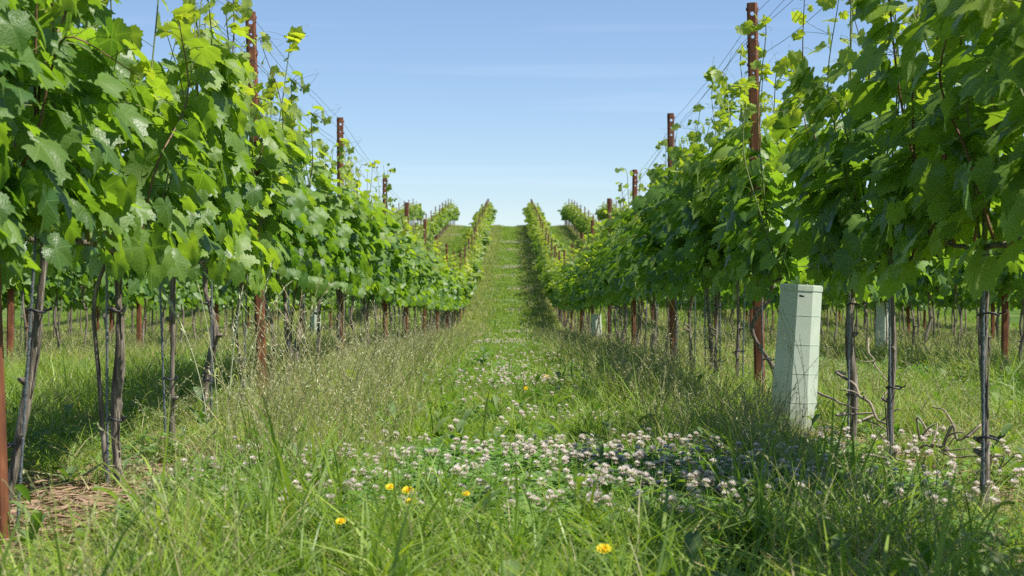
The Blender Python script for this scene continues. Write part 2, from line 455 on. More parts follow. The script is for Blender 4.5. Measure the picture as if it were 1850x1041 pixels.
def vine_canopy(seed, lod, tall=1.0, tips=1.0):
    """one vine's summer growth: canes rising from the cordon, leaves on petioles. Local origin at the trunk's base."""
    rg = np.random.default_rng(seed)
    canes, fol = MB(), MB()
    n_sh = {0: 14, 1: 12, 2: 9}[lod]
    LP, LN, LT, LS, LA = [], [], [], [], []
    for k in range(n_sh):
        y0 = -.55 + 1.1 * (k + rg.uniform(.1, .9)) / n_sh
        side = rg.choice([-1, 1])
        h = rg.uniform(.50, .92) * tall
        leader = rg.random() < (.40 if lod == 0 else .32) * tips
        if leader: h = rg.uniform(.88, (1.34, 1.24, 1.14)[lod]) * tall
        lean = side * rg.uniform(.01, .17) if not leader else side * rg.uniform(.0, .20)
        flop = (not leader) and rg.random() < .3
        p = [np.array([rg.normal(0, .03), y0, .76]),
             np.array([lean * .6, y0 + rg.normal(0, .05), .76 + h * .35]),
             np.array([lean, y0 + rg.normal(0, .09), .76 + h * .68]),
             np.array([lean * (1.7 if flop else .9) + rg.normal(0, .03), y0 + rg.normal(0, .13), .76 + h * (.80 if flop else 1.0)])]
        if leader:
            dy = rg.normal(0, .14); p[2][1] += dy * .4; p[3][1] += dy
            if rg.random() < .4: p.append(p[3] + np.array([rg.normal(0, .06), np.sign(dy) * rg.uniform(.05, .12), rg.uniform(-.03, .03)]))
        if flop: p.append(np.array([lean * 2.0 + side * .08, y0 + rg.normal(0, .15), .76 + h * .66]))
        path = curve(p, 22 if lod == 0 else 12)
        L = len(path)
        if lod < 2:
            tube(canes, path, np.linspace(.0048, .0016, L), 5 if lod == 0 else 4, 1 if rg.random() < .35 else 0)
        seglen = np.linalg.norm(np.diff(path, axis=0), axis=1).sum()
        nn = int(seglen / .058)
        for q in range(1, nn + 1):
            t = q / nn; c = path[min(L - 1, int(t * (L - 1)))]
            above = np.clip((c[2] - 1.42 * tall) / .30, 0, 1)
            young = max(above, .9 * max(0, (t - .86) / .14))
            cnt = 1 if (young > .35 or leader and t > .75) else (2 if rg.random() < (.50 if lod < 2 else .9) else 1)
            if lod == 2 and cnt > 1: cnt = 2
            for _ in range(cnt):
                sx = np.sign(c[0] + rg.normal(0, .14)) or 1
                az = np.array([sx * rg.uniform(.35, 1), rg.normal(0, .75), rg.uniform(-.35, .5)])
                az = az / np.linalg.norm(az)
                pl = rg.uniform(.04, .12) * (1 - .6 * young)
                pp = c + az * pl
                s = (.036 + .064 * rg.random() ** .8) * (1 - (.46 if leader and lod == 0 else .58) * young * rg.uniform(.6, 1.25))
                if lod == 0 and rg.random() < .8:
                    tube(canes, np.array([c, c + az * pl * .5 + [0, 0, .008], pp]), .0014, 3, 0, cap=False)
                nor = np.array([sx * rg.uniform(.15, 1.0), rg.normal(0, .5), rg.uniform(.25, 1.3)])
                tp = np.array([sx * rg.uniform(0, .7), rg.normal(0, .55), -rg.uniform(.35, 1.1)])
                if young > .5: nor = rg.normal(0, 1, 3) + [0, 0, .6]; tp = rg.normal(0, 1, 3)
                LP.append(pp); LN.append(nor); LT.append(tp); LS.append(s); LA.append(young)
        if leader and lod == 0:      # tendrils at the tip of the long canes
            for _ in range(3):
                c = path[int(L * rg.uniform(.72, .98))]
                d = nrm(rg.normal(0, 1, 3) * [1, 1, .5] + [0, 0, .5])
                e = nrm(rg.normal(0, 1, 3))
                w = rg.uniform(.09, .17)
                tube(canes, curve([c, c + d * w * .5, c + d * w + e * .02, c + d * w + e * .05 - d * .02], 9), np.linspace(.0011, .0006, 9), 3, 0, cap=False)
        if lod == 0:
            # unfolding leaves at the very tip
            for _ in range(4):
                LP.append(path[-1] + rg.normal(0, .012, 3)); LN.append(rg.normal(0, 1, 3)); LT.append(rg.normal(0, 1, 3) + [0, 0, 1])
                LS.append(rg.uniform(.010, .022)); LA.append(1.0)
    # leaves hanging below and around the cordon
    for _ in range({0: 42, 1: 38, 2: 30}[lod]):
        sx = rg.choice([-1, 1])
        LP.append(np.array([sx * rg.uniform(.02, .20), rg.uniform(-.55, .55), rg.uniform(.68, .95)]))
        LN.append(np.array([sx * rg.uniform(.4, 1.1), rg.normal(0, .5), rg.uniform(.0, .8)]))
        LT.append(np.array([sx * .2, rg.normal(0, .4), -1.0])); LS.append(rg.uniform(.045, .085)); LA.append(0.0)
    LP, LN, LT, LS, LA = map(np.array, (LP, LN, LT, LS, LA))
    if lod == 2: LS = LS * 1.18
    n = len(LP)
    tint = np.stack([rg.random(n), np.clip(LA + .25 * rg.random(n) * (LP[:, 2] > 1.3), 0, 1), np.zeros(n)], -1)
    put_leaves(fol, LP, LN, LT, LS, tint, (T_NEAR, T_MID, T_FAR)[lod], rg)
    # the woody cordon along the fruiting wire
    yy = np.linspace(-.46, .46, 12)
    tube(canes, np.stack([rg.normal(0, .006, 12), yy, .765 + rg.normal(0, .006, 12) - .02 * np.cos(yy * 3)], -1), np.linspace(.009, .007, 12), 6, 2, lump=.08, rng=rg)
    return canes, fol

def vine_trunk(seed, lean=0.0, thick=1.0, sides=12, seg=30, bow=0.03):
    rg = np.random.default_rng(seed)
    mb = MB()
    b = rg.normal(0, bow * 1.05, 2)
    lx = lean
    pts = [(-lx * .2, lean * .1, -.12), (0, 0, 0), (b[0] * .4 + lx * .35, b[1], .22), (b[0] + lx * .6, -b[1] * .7, .45), (lx * .9 - b[0] * .3, b[1] * .3, .64), (lx, 0, .78)]
    path = curve(pts, seg)
    t = np.linspace(0, 1, seg)
    rad = .72 * thick * (.0215 - .008 * t + .009 * np.exp(-((t - .12) / .07) ** 2) + .008 * np.exp(-((t - .95) / .06) ** 2) + .0035 * np.sin(t * rg.uniform(9, 15) + rg.uniform(0, 6)))
    tube(mb, path, rad, sides, 0, lump=.06, rng=rg)
    # a knot or a pruned spur or two
    for _ in range(3):
        i = int(rg.integers(seg // 3, seg - 2)); a = rg.uniform(0, 6.28)
        d = np.array([math.cos(a), math.sin(a), .4])
        c = path[i]
        tube(mb, np.array([c, c + d * .022, c + d * .036]), [.011 * thick, .009 * thick, .005 * thick], 6, 0, lump=.1, rng=rg)
    # many vines carry a second, thinner stem
    if seed % 4 == 2:
        a = rg.uniform(0, 6.28); o2 = np.array([math.cos(a), math.sin(a), 0]) * rg.uniform(.03, .07)
        q = curve([path[4], path[4] + o2 * .7 + [0, 0, .12], path[seg // 2] + o2, path[int(seg * .75)] + o2 * rg.uniform(.5, 1.4), path[-1] + o2 * .4], 14)
        tube(mb, q, np.linspace(.0070, .005, 14) * thick, max(5, sides - 4), 0, lump=.07, rng=rg)
    # peeling strips of bark
    for _ in range(4 if sides > 8 else 0):
        i = int(rg.integers(3, seg - 8)); a = rg.uniform(0, 6.28)
        off = np.array([math.cos(a), math.sin(a), 0])
        q = path[i:i + 6] + off * (rad[i:i + 6][:, None] * 1.0 + np.array([0, .001, .003, .005, .008, .011])[:, None])
        tube(mb, q, [.003, .0035, .003, .003, .002, .0012], 4, 0)
    return mb, path

CANOPY = {0: [], 1: [], 2: []}
for lod, cnt in ((0, 10), (1, 7), (2, 6)):
    for k in range(cnt):
        c, f = vine_canopy(100 * lod + k + 5, lod, tall=[1.0, 1.04, .97][k % 3])
        lm = M_LEAF if lod < 2 else M_LEAF_FAR
        CANOPY[lod].append((c.mesh('canes', [M_CANE, M_CANE_R, M_BARK]), f.mesh('foliage', [lm])))
TRUNK = {}
for lod, cnt, sd, sg in ((0, 9, 12, 34), (1, 5, 7, 14), (2, 3, 5, 7)):
    TRUNK[lod] = []
    for k in range(cnt):
        mb, _ = vine_trunk(40 * lod + k, 0.0, [1.0, .85, 1.15][k % 3], sd, sg, .03 if lod else .026)
        TRUNK[lod].append(mb.mesh('trunk', [M_BARK]))
mb, LEAN_PATH = vine_trunk(77, .13, 1.1, 12, 34, .02)
TRUNK_LEAN = mb.mesh('trunk', [M_BARK])

def tie_mesh():
    mb = MB()
    a = np.linspace(0, 2 * math.pi, 14)
    p = np.stack([.024 * np.cos(a), -.012 + .036 * np.sin(a), .004 * np.sin(2 * a)], -1)
    tube(mb, p, .0035, 5, 0, cap=False)
    tube(mb, np.array([[.02, -.03, 0], [.035, -.042, .006], [.036, -.047, .012]]), .0025, 4, 0)
    return mb.mesh('tie', [M_TIE])
TIE = tie_mesh()

ORD = 'zeroth first second third fourth fifth sixth seventh eighth ninth tenth eleventh twelfth thirteenth fourteenth fifteenth sixteenth seventeenth eighteenth nineteenth twentieth twenty-first twenty-second twenty-third twenty-fourth twenty-fifth twenty-sixth twenty-seventh'.split()
ROWNAME = {-1: 'the row left of the grass path', 1: 'the row right of the grass path',
           -2: 'the second row left of the path', 2: 'the second row right of the path',
           -3: 'the third row left of the path', 3: 'the third row right of the path',
           -4: 'the fourth row left of the path', 4: 'the fourth row right of the path'}
POST_D = [3.75 + 5 * k for k in range(24)]
FIRST = {-1: 0, 1: 1, -2: 2, 2: 2, -3: 4, 3: 4, -4: 5, 4: 5}      # index of the first post each row shows inside the picture

def vine_label(r, y):
    k = int((y - POST_D[0]) // 5)
    first = FIRST[r]
    if k >= first:
        q = int((y - POST_D[k]) // .99) + 1
        return f'{ORD[min(q,5)]} grapevine beyond the {ORD[k - first + 1]} rusty post in {ROWNAME[r]}'
    q = int((POST_D[first] - y) // .99) + 1
    return f'{ORD[q]} grapevine before the {ORD[1]} rusty post in {ROWNAME[r]}'

def rod_label(b):
    for x, y in (('the row left of the grass path', 'row left of path'), ('the row right of the grass path', 'row right of path'),
                 ('the second row left of the path', 'second row left of path'), ('the second row right of the path', 'second row right of path'),
                 ('beyond the ', 'beyond '), ('before the ', 'before '), (' rusty', '')):
        b = b.replace(x, y)
    if len(('thin grey rod tied to ' + b).split()) > 16: b = b.split(',')[0]
    b = b.replace('in the row left of the path', 'left of path')
    return 'thin grey rod tied to ' + b
rng = np.random.default_rng(11)
VINES = []          # (row, y)
for r in (-1, 1, -2, 2):
    for k in range(len(POST_D)):
        for q in range(5):
            y = POST_D[k] + .5 + q * 1.0
            if k == 0 and False: continue
            VINES.append([r, y, k, q])
for r in (-1, 1):
    for q in range(3): VINES.append([r, 1.25 + q, -1, q + 2])
near = [v for v in VINES if not (abs(v[0]) == 2 and (v[1] < 9 or v[1] > 52))]
near = [v for v in near if not (abs(v[0]) == 1 and v[1] > 112)]
near.sort(key=lambda v: math.hypot(row_x(v[0], v[1]), v[1]) * (1 if abs(v[0]) == 1 else 1.9))
near = near[:300]
INDIV = {(v[0], round(v[1], 2)) for v in near}

# a few vines stand a little off the even spacing; (row, post index, place) -> nudge in y
Y_OFF = {(1, 0, 0): .38, (1, 0, 1): .33, (1, 0, 2): .10, (-1, 0, 1): .0, (1, 1, 0): .15}
SKIP = {(1, 0, 3)}                # the young vine in the grow tube stands here
EXTRA = {
    (-1, 0, 0): 'leaning old grapevine nearest the rusty post at the left edge',
    (-1, 0, 1): 'straight brown grapevine right of the leaning one',
    (1, 0, 0): 'thick gnarled grapevine with knotted base, the nearest trunk right of the path',
    (1, 0, 1): 'dark trunked grapevine amid dead prunings, second trunk from the right edge',
    (1, 0, 2): 'slim grapevine just right of the near pale grow tube',
}
used_vines = 0
for (r, y, k, q) in near:
    if (r, k, q) in SKIP: continue
    used_vines += 1
    d = math.hypot(row_x(r, y), y)
    yy = y + Y_OFF.get((r, k, q), float(rng.normal(0, .045)))
    x = float(row_x(r, yy)) + float(rng.normal(0, .018))
    lod = 0 if (abs(r) == 1 and y < 13.5) else (1 if y < 46 else 2)
    root = link('grapevine', None, loc=(x, yy, float(gnd(x, yy))))
    root.empty_display_size = .2
    flip = rng.random() < .5
    tag(root, EXTRA.get((r, k, q)) or (vine_label(r, y) if k >= 0 else 'grapevine beside the camera in ' + ROWNAME[r]), 'grapevine', 'grapevines trained along the wires in rows')
    if k < 0: root['label'] = f'{ORD[q - 1]} grapevine before the first post, near end of {ROWNAME[r]}'
    lean = (r, k, q) == (-1, 0, 0)
    tr = link('trunk', TRUNK_LEAN if lean else TRUNK[lod][int(rng.integers(len(TRUNK[lod])))], root)
    if lean: tr.location = (-.05, 0, 0)
    if not lean: tr.rotation_euler.z = float(rng.uniform(0, 6.28))
    ts = float(rng.uniform(.85, 1.15)); tr.scale = (ts, ts, 1.0)
    cm, fm = CANOPY[lod][int(rng.integers(len(CANOPY[lod])))]
    sc = (float(rng.uniform(.92, 1.12)), 1.0, float(rng.uniform(.965, 1.04)))
    if r == 1 and k == 0 and q >= 2: sc = (sc[0], 1, .93)
    if r == 1 and k == 0 and q == 1: sc = (sc[0], 1, .97)
    if y > 46: sc = (sc[0] * 1.5, 1, sc[2] * 1.03)
    elif y > 28: sc = (sc[0] * 1.15, 1, sc[2])
    elif y > 15: sc = (sc[0], 1, sc[2] * 1.02)
    rz = math.pi if flip else 0.0
    if y < 46:
        c = link('canes', cm, root); c.rotation_euler.z = rz; c.scale = sc
    f = link('foliage', fm, root); f.rotation_euler.z = rz; f.scale = sc
    if abs(r) == 1 and y < 12:
        for h in ((.23, .58) if rng.random() < .5 else (.30,)):
            t = link('tie', TIE, root); t.location = (LEAN_PATH[int(h / .9 * 33)][0] - .05 if lean else 0, -.012, h)
            t.rotation_euler.z = float(rng.normal(0, .3))
    # the thin rod each trunk is tied to is a thing of its own
    if y > 3.6 and ((abs(r) == 1 and y < 24) or (abs(r) == 2 and y < 14.3)):
        hh = float(rng.uniform(.95, 1.15))
        if lod == 0:
            if 'RODM' not in globals():
                mb = MB(); n = 90; z = np.linspace(-.15, 1.05, n)
                tube(mb, np.stack([.0012 * np.cos(z * 260), .0012 * np.sin(z * 260), z], -1), .0042, 6, 0)
                RODM = mb.mesh('support_rod', [M_ROD])
            rd = link('support_rod', RODM)
        else:
            if 'RODF' not in globals():
                mb = MB(); tube(mb, np.array([[0, 0, -.15], [0, 0, 1.05]]), .0045, 5, 0); RODF = mb.mesh('support_rod', [M_ROD])
            rd = link('support_rod', RODF)
        rd.location = (x + (.0 if lean else float(rng.choice([-1, 1]) * rng.uniform(.012, .03))), yy - .035, float(gnd(x, yy)))
        rd.rotation_euler = (float(rng.normal(0, .012)), float(rng.normal(0.0, .02)) + (.05 if lean else 0), 0)
        base = root['label']
        tag(rd, rod_label(base), 'support rod', 'thin metal rods the vines are tied to')

# vines too far off or too hidden to be told apart: one mass
def distant_vines():
    rg = np.random.default_rng(5)
    mb, mt = MB(), MB()
    base = [vine_canopy(900 + k, 2) for k in range(5)]
    packs = []
    for c, f in base:
        packs.append((np.concatenate(f.v), [ff for ff, m in f.f], np.concatenate(f.uv), np.concatenate(f.at)))
    n = 0
    for r in (-5, -4, -3, -2, -1, 1, 2, 3, 4, 5):
        for k in range(-1, 25):
            for q in range(5):
                y = 3.75 + 5 * k + .5 + q
                if (r, round(y, 2)) in INDIV: continue
                if abs(r) == 1 and y < 20: continue
                if abs(r) == 2 and y < 9: continue
                if abs(r) >= 3 and y < 5 * abs(r) - 2: continue
                if abs(r) == 5 and y > 60: continue
                x = float(row_x(r, y)) + rg.normal(0, .03); z = float(gnd(x, y))
                V, F, U, A = packs[int(rg.integers(5))]
                s = 1 if rg.random() < .5 else -1
                VV = V * [s * rg.uniform(1.05, 1.5), s, rg.uniform(.93, 1.04)] + [x, y, z]
                for i_, ff in enumerate(F):
                    pass
                mb.add(VV, [f for f in F], 0, U, A)
                mbp = np.array([[x, y, z - .1], [x + rg.normal(0, .03), y, z + .4], [x, y, z + .78]])
                tube(mb, mbp, [.022, .018, .016], 5, 1, cap=False)
                n += 1
    o = link('distant_vines', mb.mesh('distant_vines', [M_LEAF_FAR, M_BARK]))
    tag(o, 'mass of farther grapevine rows beyond and over the rise', 'vines', kind='stuff')
distant_vines()

# ------------------------------------------------------------------ steel posts with punched holes
def post_mesh(height=2.2, holes=True):
    """open folded steel section: flat web with punched holes, raked flanges, returned lips"""
    mb = MB()
    w = .016
    prof = [(-.029, .030), (-.031, .038), (-.026, .008), (-.017, 0.0), (-w, 0.0)]
    def strip(x0, y0, x1, y1, z0, z1):
        t = .0024
        d = np.array([x1 - x0, y1 - y0]); n = np.array([-d[1], d[0]]) / max(np.linalg.norm(d), 1e-6) * t
        a = [(x0, y0), (x1, y1), (x1 + n[0], y1 + n[1]), (x0 + n[0], y0 + n[1])]
        V = [(p[0], p[1], z) for z in (z0, z1) for p in a]
        F = [(0, 1, 5, 4), (1, 2, 6, 5), (2, 3, 7, 6), (3, 0, 4, 7), (0, 3, 2, 1), (4, 5, 6, 7)]
        mb.add(V, np.array(F))
    for s in (-1, 1):
        pp = [(.017, 0.0), (.026, .010), (.029, .034), (.021, .040)]
        for (xa, ya), (xb, yb) in zip(pp[:-1], pp[1:]):
            if s < 0: strip(-xb, yb, -xa, ya, -.35, height)
            else: strip(xa, ya, xb, yb, -.35, height)
        # punched hooks along the corners
        z = height - .045
        while z > height - 1.5:
            V = np.array([(s * .026, .004, z), (s * .034, .006, z + .002), (s * .034, .010, z + .022), (s * .026, .010, z + .014),
                          (s * .026, .012, z), (s * .033, .014, z + .004), (s * .033, .014, z + .02), (s * .026, .014, z + .014)])
            mb.add(V, np.array([(0, 1, 2, 3), (7, 6, 5, 4), (0, 4, 5, 1), (1, 5, 6, 2), (2, 6, 7, 3), (3, 7, 4, 0)]))
            z -= .10
    hs = [(height - .06, .011), (height - .125, .0055), (height - .185, .009), (height - .38, .005), (height - .58, .005)] if holes else []
    ztop = height
    W = .017
    for zc, rr in hs + [(None, None)]:
        z_hi = ztop
        z_lo = (zc + W) if zc is not None else -.35
        V = [(-W, 0, z_lo), (W, 0, z_lo), (W, 0, z_hi), (-W, 0, z_hi), (-W, .0024, z_lo), (W, .0024, z_lo), (W, .0024, z_hi), (-W, .0024, z_hi)]
        mb.add(V, np.array([(0, 1, 2, 3), (7, 6, 5, 4), (3, 2, 6, 7), (0, 4, 5, 1)]))
        if zc is None: break
        n = 16; a = np.linspace(0, 2 * math.pi, n, endpoint=False) + math.pi / n * 0
        ci = np.stack([rr * np.cos(a), np.zeros(n), zc + rr * np.sin(a)], -1)
        k = W / np.maximum(np.abs(np.cos(a)), np.abs(np.sin(a)))
        sq = np.stack([k * np.cos(a), np.zeros(n), zc + k * np.sin(a)], -1)
        back = np.array([0, .0024, 0])
        V = np.vstack([ci, sq, ci + back, sq + back])
        j = np.arange(n); j2 = (j + 1) % n
        mb.add(V, [np.stack([j, j2, n + j2, n + j], -1)[:, ::-1], np.stack([2 * n + j, 2 * n + j2, 3 * n + j2, 3 * n + j], -1), np.stack([j, j2, 2 * n + j2, 2 * n + j], -1)])
        ztop = zc - W
    return mb.mesh('post', [M_RUST], smooth=False)
POST_N, POST_F = post_mesh(), post_mesh(holes=False)
CLIP = None
def clip_mesh():
    mb = MB()
    a = np.linspace(-.5, 3.9, 14)
    tube(mb, np.stack([.037 * np.cos(a), .016 + .030 * np.sin(a), .004 * np.sin(a * 2)], -1), .0016, 4, 0)
    tube(mb, np.array([[.03, -.012, 0], [.022, -.02, .015], [.0, -.016, .02], [-.018, -.018, .006]]), .0016, 4, 0)
    return mb.mesh('wire_clip', [M_WIRE])
CLIP = clip_mesh()
POST_LOOK = {
    (-1, 0): 'rusty steel post cut off by the left edge, nearest of its row',
    (-1, 1): 'tall rusty post standing clear above the leaves, second in the row left of the path',
    (-1, 2): 'rusty post behind the long cane, third in the row left of the path',
    (1, 1): 'tallest rusty post with punched holes, just left of the near pale grow tube',
    (1, 2): 'rusty post with bare top, second in the row right of the path',
}
prng = np.random.default_rng(3)
POST_POS = {}
for r in (-4, -3, -2, -1, 1, 2, 3, 4):
    for k, y in enumerate(POST_D):
        yy = y
        if r == -1: yy = {0: 3.98, 1: 8.92, 2: 14.15, 3: 19.7}.get(k, y)
        x = float(row_x(r, yy))
        h = float(prng.normal(0, .02))
        hs = 1.0 if yy < 60 else .96
        tilt = float(prng.normal(0, .010))
        if (r, k) == (1, 1): x, h, tilt = 1.335, 0.0, -.020
        if (r, k) == (-1, 1): x, tilt, h = -1.365, -.031, -.0
        if (r, k) == (1, 2): tilt, h = -.010, .0
        if (r, k) == (-1, 0): x, tilt = -1.264, -.035
        if (r, k) == (-1, 2): h = 0
        POST_POS[(r, k)] = (x, yy, float(gnd(x, yy)) + h, tilt, hs)
        if k < FIRST[r] and not (abs(r) == 1): continue
        first = FIRST[r]
        if k < first: label = f'rusty post beside the camera in {ROWNAME[r]}'
        else: label = POST_LOOK.get((r, k)) or f'{ORD[k - first + 1]} rusty post in {ROWNAME[r]}'
        o = link('post', None if (abs(r) == 1 and yy < 20) else POST_F)
        if abs(r) == 1 and yy < 20:
            pf = link('post_profile', POST_N, o)
            for z in (2.2 - .22, 2.2 - .3):
                if k in (1, 2): c = link('wire_clip', CLIP, o); c.location = (0, 0, z)
        o.name = 'steel_post'
        o.location = POST_POS[(r, k)][:3]
        o.rotation_euler = (float(prng.normal(0, .006)), tilt, float(prng.normal(0, .12)))
        o.scale = (1, 1, hs)
        tag(o, label, 'post', 'rusty steel trellis posts')

# ------------------------------------------------------------------ trellis wires: each runs the length of its row
WIRES = [('topmost', 2.145, .028, .012), ('second highest', 2.06, .034, -.006), ('third highest', 2.00, -.036, .03), ('fourth highest', 1.90, .036, .02), ('lowest', .775, .0, .0)]
wrng = np.random.default_rng(8)
for r in (-2, -1, 1, 2):
    for nm, h, off, sag in WIRES:
        if abs(r) == 2 and nm in ('second highest', 'third highest'): continue
        mb = MB(); pts = []
        ks = range(0, 24)
        x0, y0, z0, t0, s0 = POST_POS[(r, 0)]
        pts.append((x0 + t0 * h + off, y0 - 5, z0 + h))
        for k in ks:
            x, y, z, t, s = POST_POS[(r, k)]
            hh = h * s
            e = np.array([x + t * hh + off, y + .02, z + hh])
            a = np.array(pts[-1]); m = 5 if y < 30 else 2
            for q in range(1, m + 1):
                f = q / m; p = a + (e - a) * f
                p[2] -= (sag + .015) * 4 * f * (1 - f)
                if q < m and nm != 'lowest': p = p + wrng.normal(0, .006, 3) * [1, 0, 1]
                pts.append(tuple(p))
        P = np.array(pts)
        if r in (-1, 1): P = np.vstack([curve(P[:31], 150), P[31:]])
        tube(mb, P, .0016 if abs(r) == 1 else .002, 4, 0)
        o = link('trellis_wire', mb.mesh('trellis_wire', [M_WIRE]))
        tag(o, f'{nm} trellis wire strung along {ROWNAME[r]}', 'wire', 'trellis wires')

# ------------------------------------------------------------------ grow tubes
def grow_tube(loc, h, w, lean, rz, label):
    """folded pale plastic sleeve: six-sided, open at the top, with a rim, moulded bands and a pegged tab"""
    root = link('grow_tube', None, loc=loc); root.rotation_euler = (0.0, lean, rz)
    n = 6
    a = np.array([-100, -55, 10, 80, 125, 190]) * math.pi / 180
    R0 = np.array([.5, .46, .5, .5, .46, .5]) * w
    t = .003
    mb = MB()
    zs = np.linspace(-.05, h, 24)
    def ring(z, k=1.0):
        bul = 1 + .012 * math.sin(z * 9) + (0.10 * (1 - z / h))
        return np.stack([R0 * k * bul * np.cos(a), R0 * k * bul * np.sin(a) * .8, np.full(n, z)], -1)
    V = np.vstack([ring(z) for z in zs] + [ring(z, 1 - t / (w * .5)) for z in zs[::-1]])
    m = len(zs) * 2
    i = np.arange(m - 1)[:, None] * n; j = np.arange(n)[None]; j2 = (j + 1) % n
    F = np.stack([i + j, i + j2, i + n + j2, i + n + j], -1).reshape(-1, 4)
    mb.add(V, F)
    body = link('sleeve', mb.mesh('sleeve', [M_TUBE], smooth=False), root)
    def band(z0, z1, k, name):
        mb = MB()
        V = np.vstack([ring(z0, 1.002), ring(z0, k), ring(z1, k), ring(z1, 1.002)])
        i = np.arange(3)[:, None] * n
        mb.add(V, np.stack([i + j, i + j2, i + n + j2, i + n + j], -1).reshape(-1, 4))
        return link(name, mb.mesh(name, [M_TUBE], smooth=False), root)
    band(h - .028, h - .006, 1.035, 'rim')
    for z in np.array([.14, .27, .40, .53]) / .67 * h: band(z, z + .004, 1.012, 'fold_line')
    mb = MB()
    tube(mb, np.array([[-.01, -.40 * w - .012, h - .052], [.012, -.40 * w - .016, h - .054]]), .005, 6)
    link('peg', mb.mesh('peg', [M_TIE]), root)
    return tag(root, label, 'grow tube', 'pale plastic grow tubes round young vines')
p = gp(1432, 772); grow_tube((1.30, 7.55, float(gnd(1.3, 7.55)) - .01), .69, .195, .062, R(-8), 'large pale green grow tube leaning beside the tall holed post')
grow_tube((float(row_x(2, 18.5)), 18.5, float(gnd(4, 18.5)) - .02), .66, .19, .01, R(20), 'small white grow tube in the second row right of the path')
grow_tube((float(row_x(1, 27.4)), 27.4, float(gnd(1.4, 27.4))), .54, .17, -.02, R(0), 'distant bluish grow tube in the row right of the path')
grow_tube((float(row_x(-2, 35.7)), 35.7, float(gnd(-4, 35.7))), .68, .24, .02, R(10), 'distant pale grow tube under the leaves left of the path')

# ------------------------------------------------------------------ grass and ground cover (uncountable: scattered with geometry nodes)
def blades(mb, rg, n, spread, h0, h1, w, straw=0.0, seg=4, lean=.5, matn=0, young=.3):
    for _ in range(n):
        a = rg.uniform(0, 6.28); rr = spread * math.sqrt(rg.random())
        x, y = rr * math.cos(a), rr * math.sin(a)
        h = rg.uniform(h0, h1); az = rg.uniform(0, 6.28); ln = h * rg.uniform(.1, lean) * 1.2
        ww = w * rg.uniform(.7, 1.3)
        t = np.linspace(0, 1, seg + 1)
        c = np.stack([x + ln * np.cos(az) * t ** 2, y + ln * np.sin(az) * t ** 2, h * (t - .28 * (ln / h) * t ** 2.5) - .01], -1)
        fa = rg.uniform(0, 6.28)
        side = np.array([math.cos(fa), math.sin(fa), 0])
        wd = ww * np.array([.75, 1, .9, .6, .06])[:seg + 1] if seg == 4 else ww * np.interp(t, [0, .3, .7, 1], [.8, 1, .7, .05])
        V = np.concatenate([c - side * wd[:, None] / 2, c + side * wd[:, None] / 2])
        k = seg + 1; i = np.arange(seg)
        F = np.stack([i, i + k, i + k + 1, i + 1], -1)
        st = 1.0 if rg.random() < straw else rg.random() * .25 * straw
        at = np.tile([rg.random(), young * rg.random(), st], (2 * k, 1))
        mb.add(V, F, matn, at=at)

def seed_stalk(mb, rg, base, h, lean, w=.0022, m_st=0, m_seed=1, big=1.0):
    az = rg.uniform(0, 6.28)
    t = np.linspace(0, 1, 7)
    c = np.stack([base[0] + lean * math.cos(az) * t ** 2.2, base[1] + lean * math.sin(az) * t ** 2.2, base[2] + h * t - .12 * lean * t ** 3], -1)
    tube(mb, c, w / 2, 3, m_st, at=(.6, .4, .75), cap=False)
    top = c[-3:]
    for q in range(9):
        f = q / 8; p = c[4] * (1 - f) + c[6] * f if f < 1 else c[6]
        d = nrm(rg.normal(0, 1, 3) * .6 + nrm(c[6] - c[4]) * 1.2)
        s = .011 * big * rg.uniform(.7, 1.2)
        e = nrm(np.cross(d, rg.normal(0, 1, 3))) * .0022 * big
        V = np.array([p, p + d * s + e, p + d * s * 2, p + d * s - e])
        mb.add(V, np.array([[0, 1, 2, 3]]), m_seed, at=(.5, .2, .8))

def clover_leaves(mb, rg, n, spread, h0, h1, s=.011):
    for _ in range(n):
        a = rg.uniform(0, 6.28); rr = spread * math.sqrt(rg.random())
        c = np.array([rr * math.cos(a), rr * math.sin(a), rg.uniform(h0, h1)])
        tilt = rg.normal(0, .25, 2)
        ti = np.array([rg.random(), rg.random() * .6, 0])
        r0 = rg.uniform(0, 6.28); ss = s * rg.uniform(.7, 1.3)
        for k in range(3):
            b = r0 + k * 2.094
            u = np.array([math.cos(b), math.sin(b), tilt[0] * math.cos(b) + tilt[1] * math.sin(b) + .15])
            v = np.array([-math.sin(b), math.cos(b), 0])
            P = [(0, 0), (.5, .42), (1.0, .55), (1.3, .3), (1.22, 0), (1.3, -.3), (1.0, -.55), (.5, -.42)]
            V = np.array([c + ss * (x * u + y * v) for x, y in P])
            mb.add(V, np.array([[0, 1, 2, 3], [0, 3, 4, 5], [0, 5, 6, 7]]), 0, at=ti)
        mb.add(np.array([[c[0] * .9, c[1] * .9, -.01], [c[0] * .9 + .002, c[1] * .9, -.01], c + [.001, 0, 0], c - [.001, 0, 0]]), np.array([[0, 1, 2, 3]]), 0, at=ti)

def src(name, objs):
    col = bpy.data.collections.new(name)
    for i, me in enumerate(objs):
        o = bpy.data.objects.new(f'{name}_{i:02d}', me); col.objects.link(o)
    return col

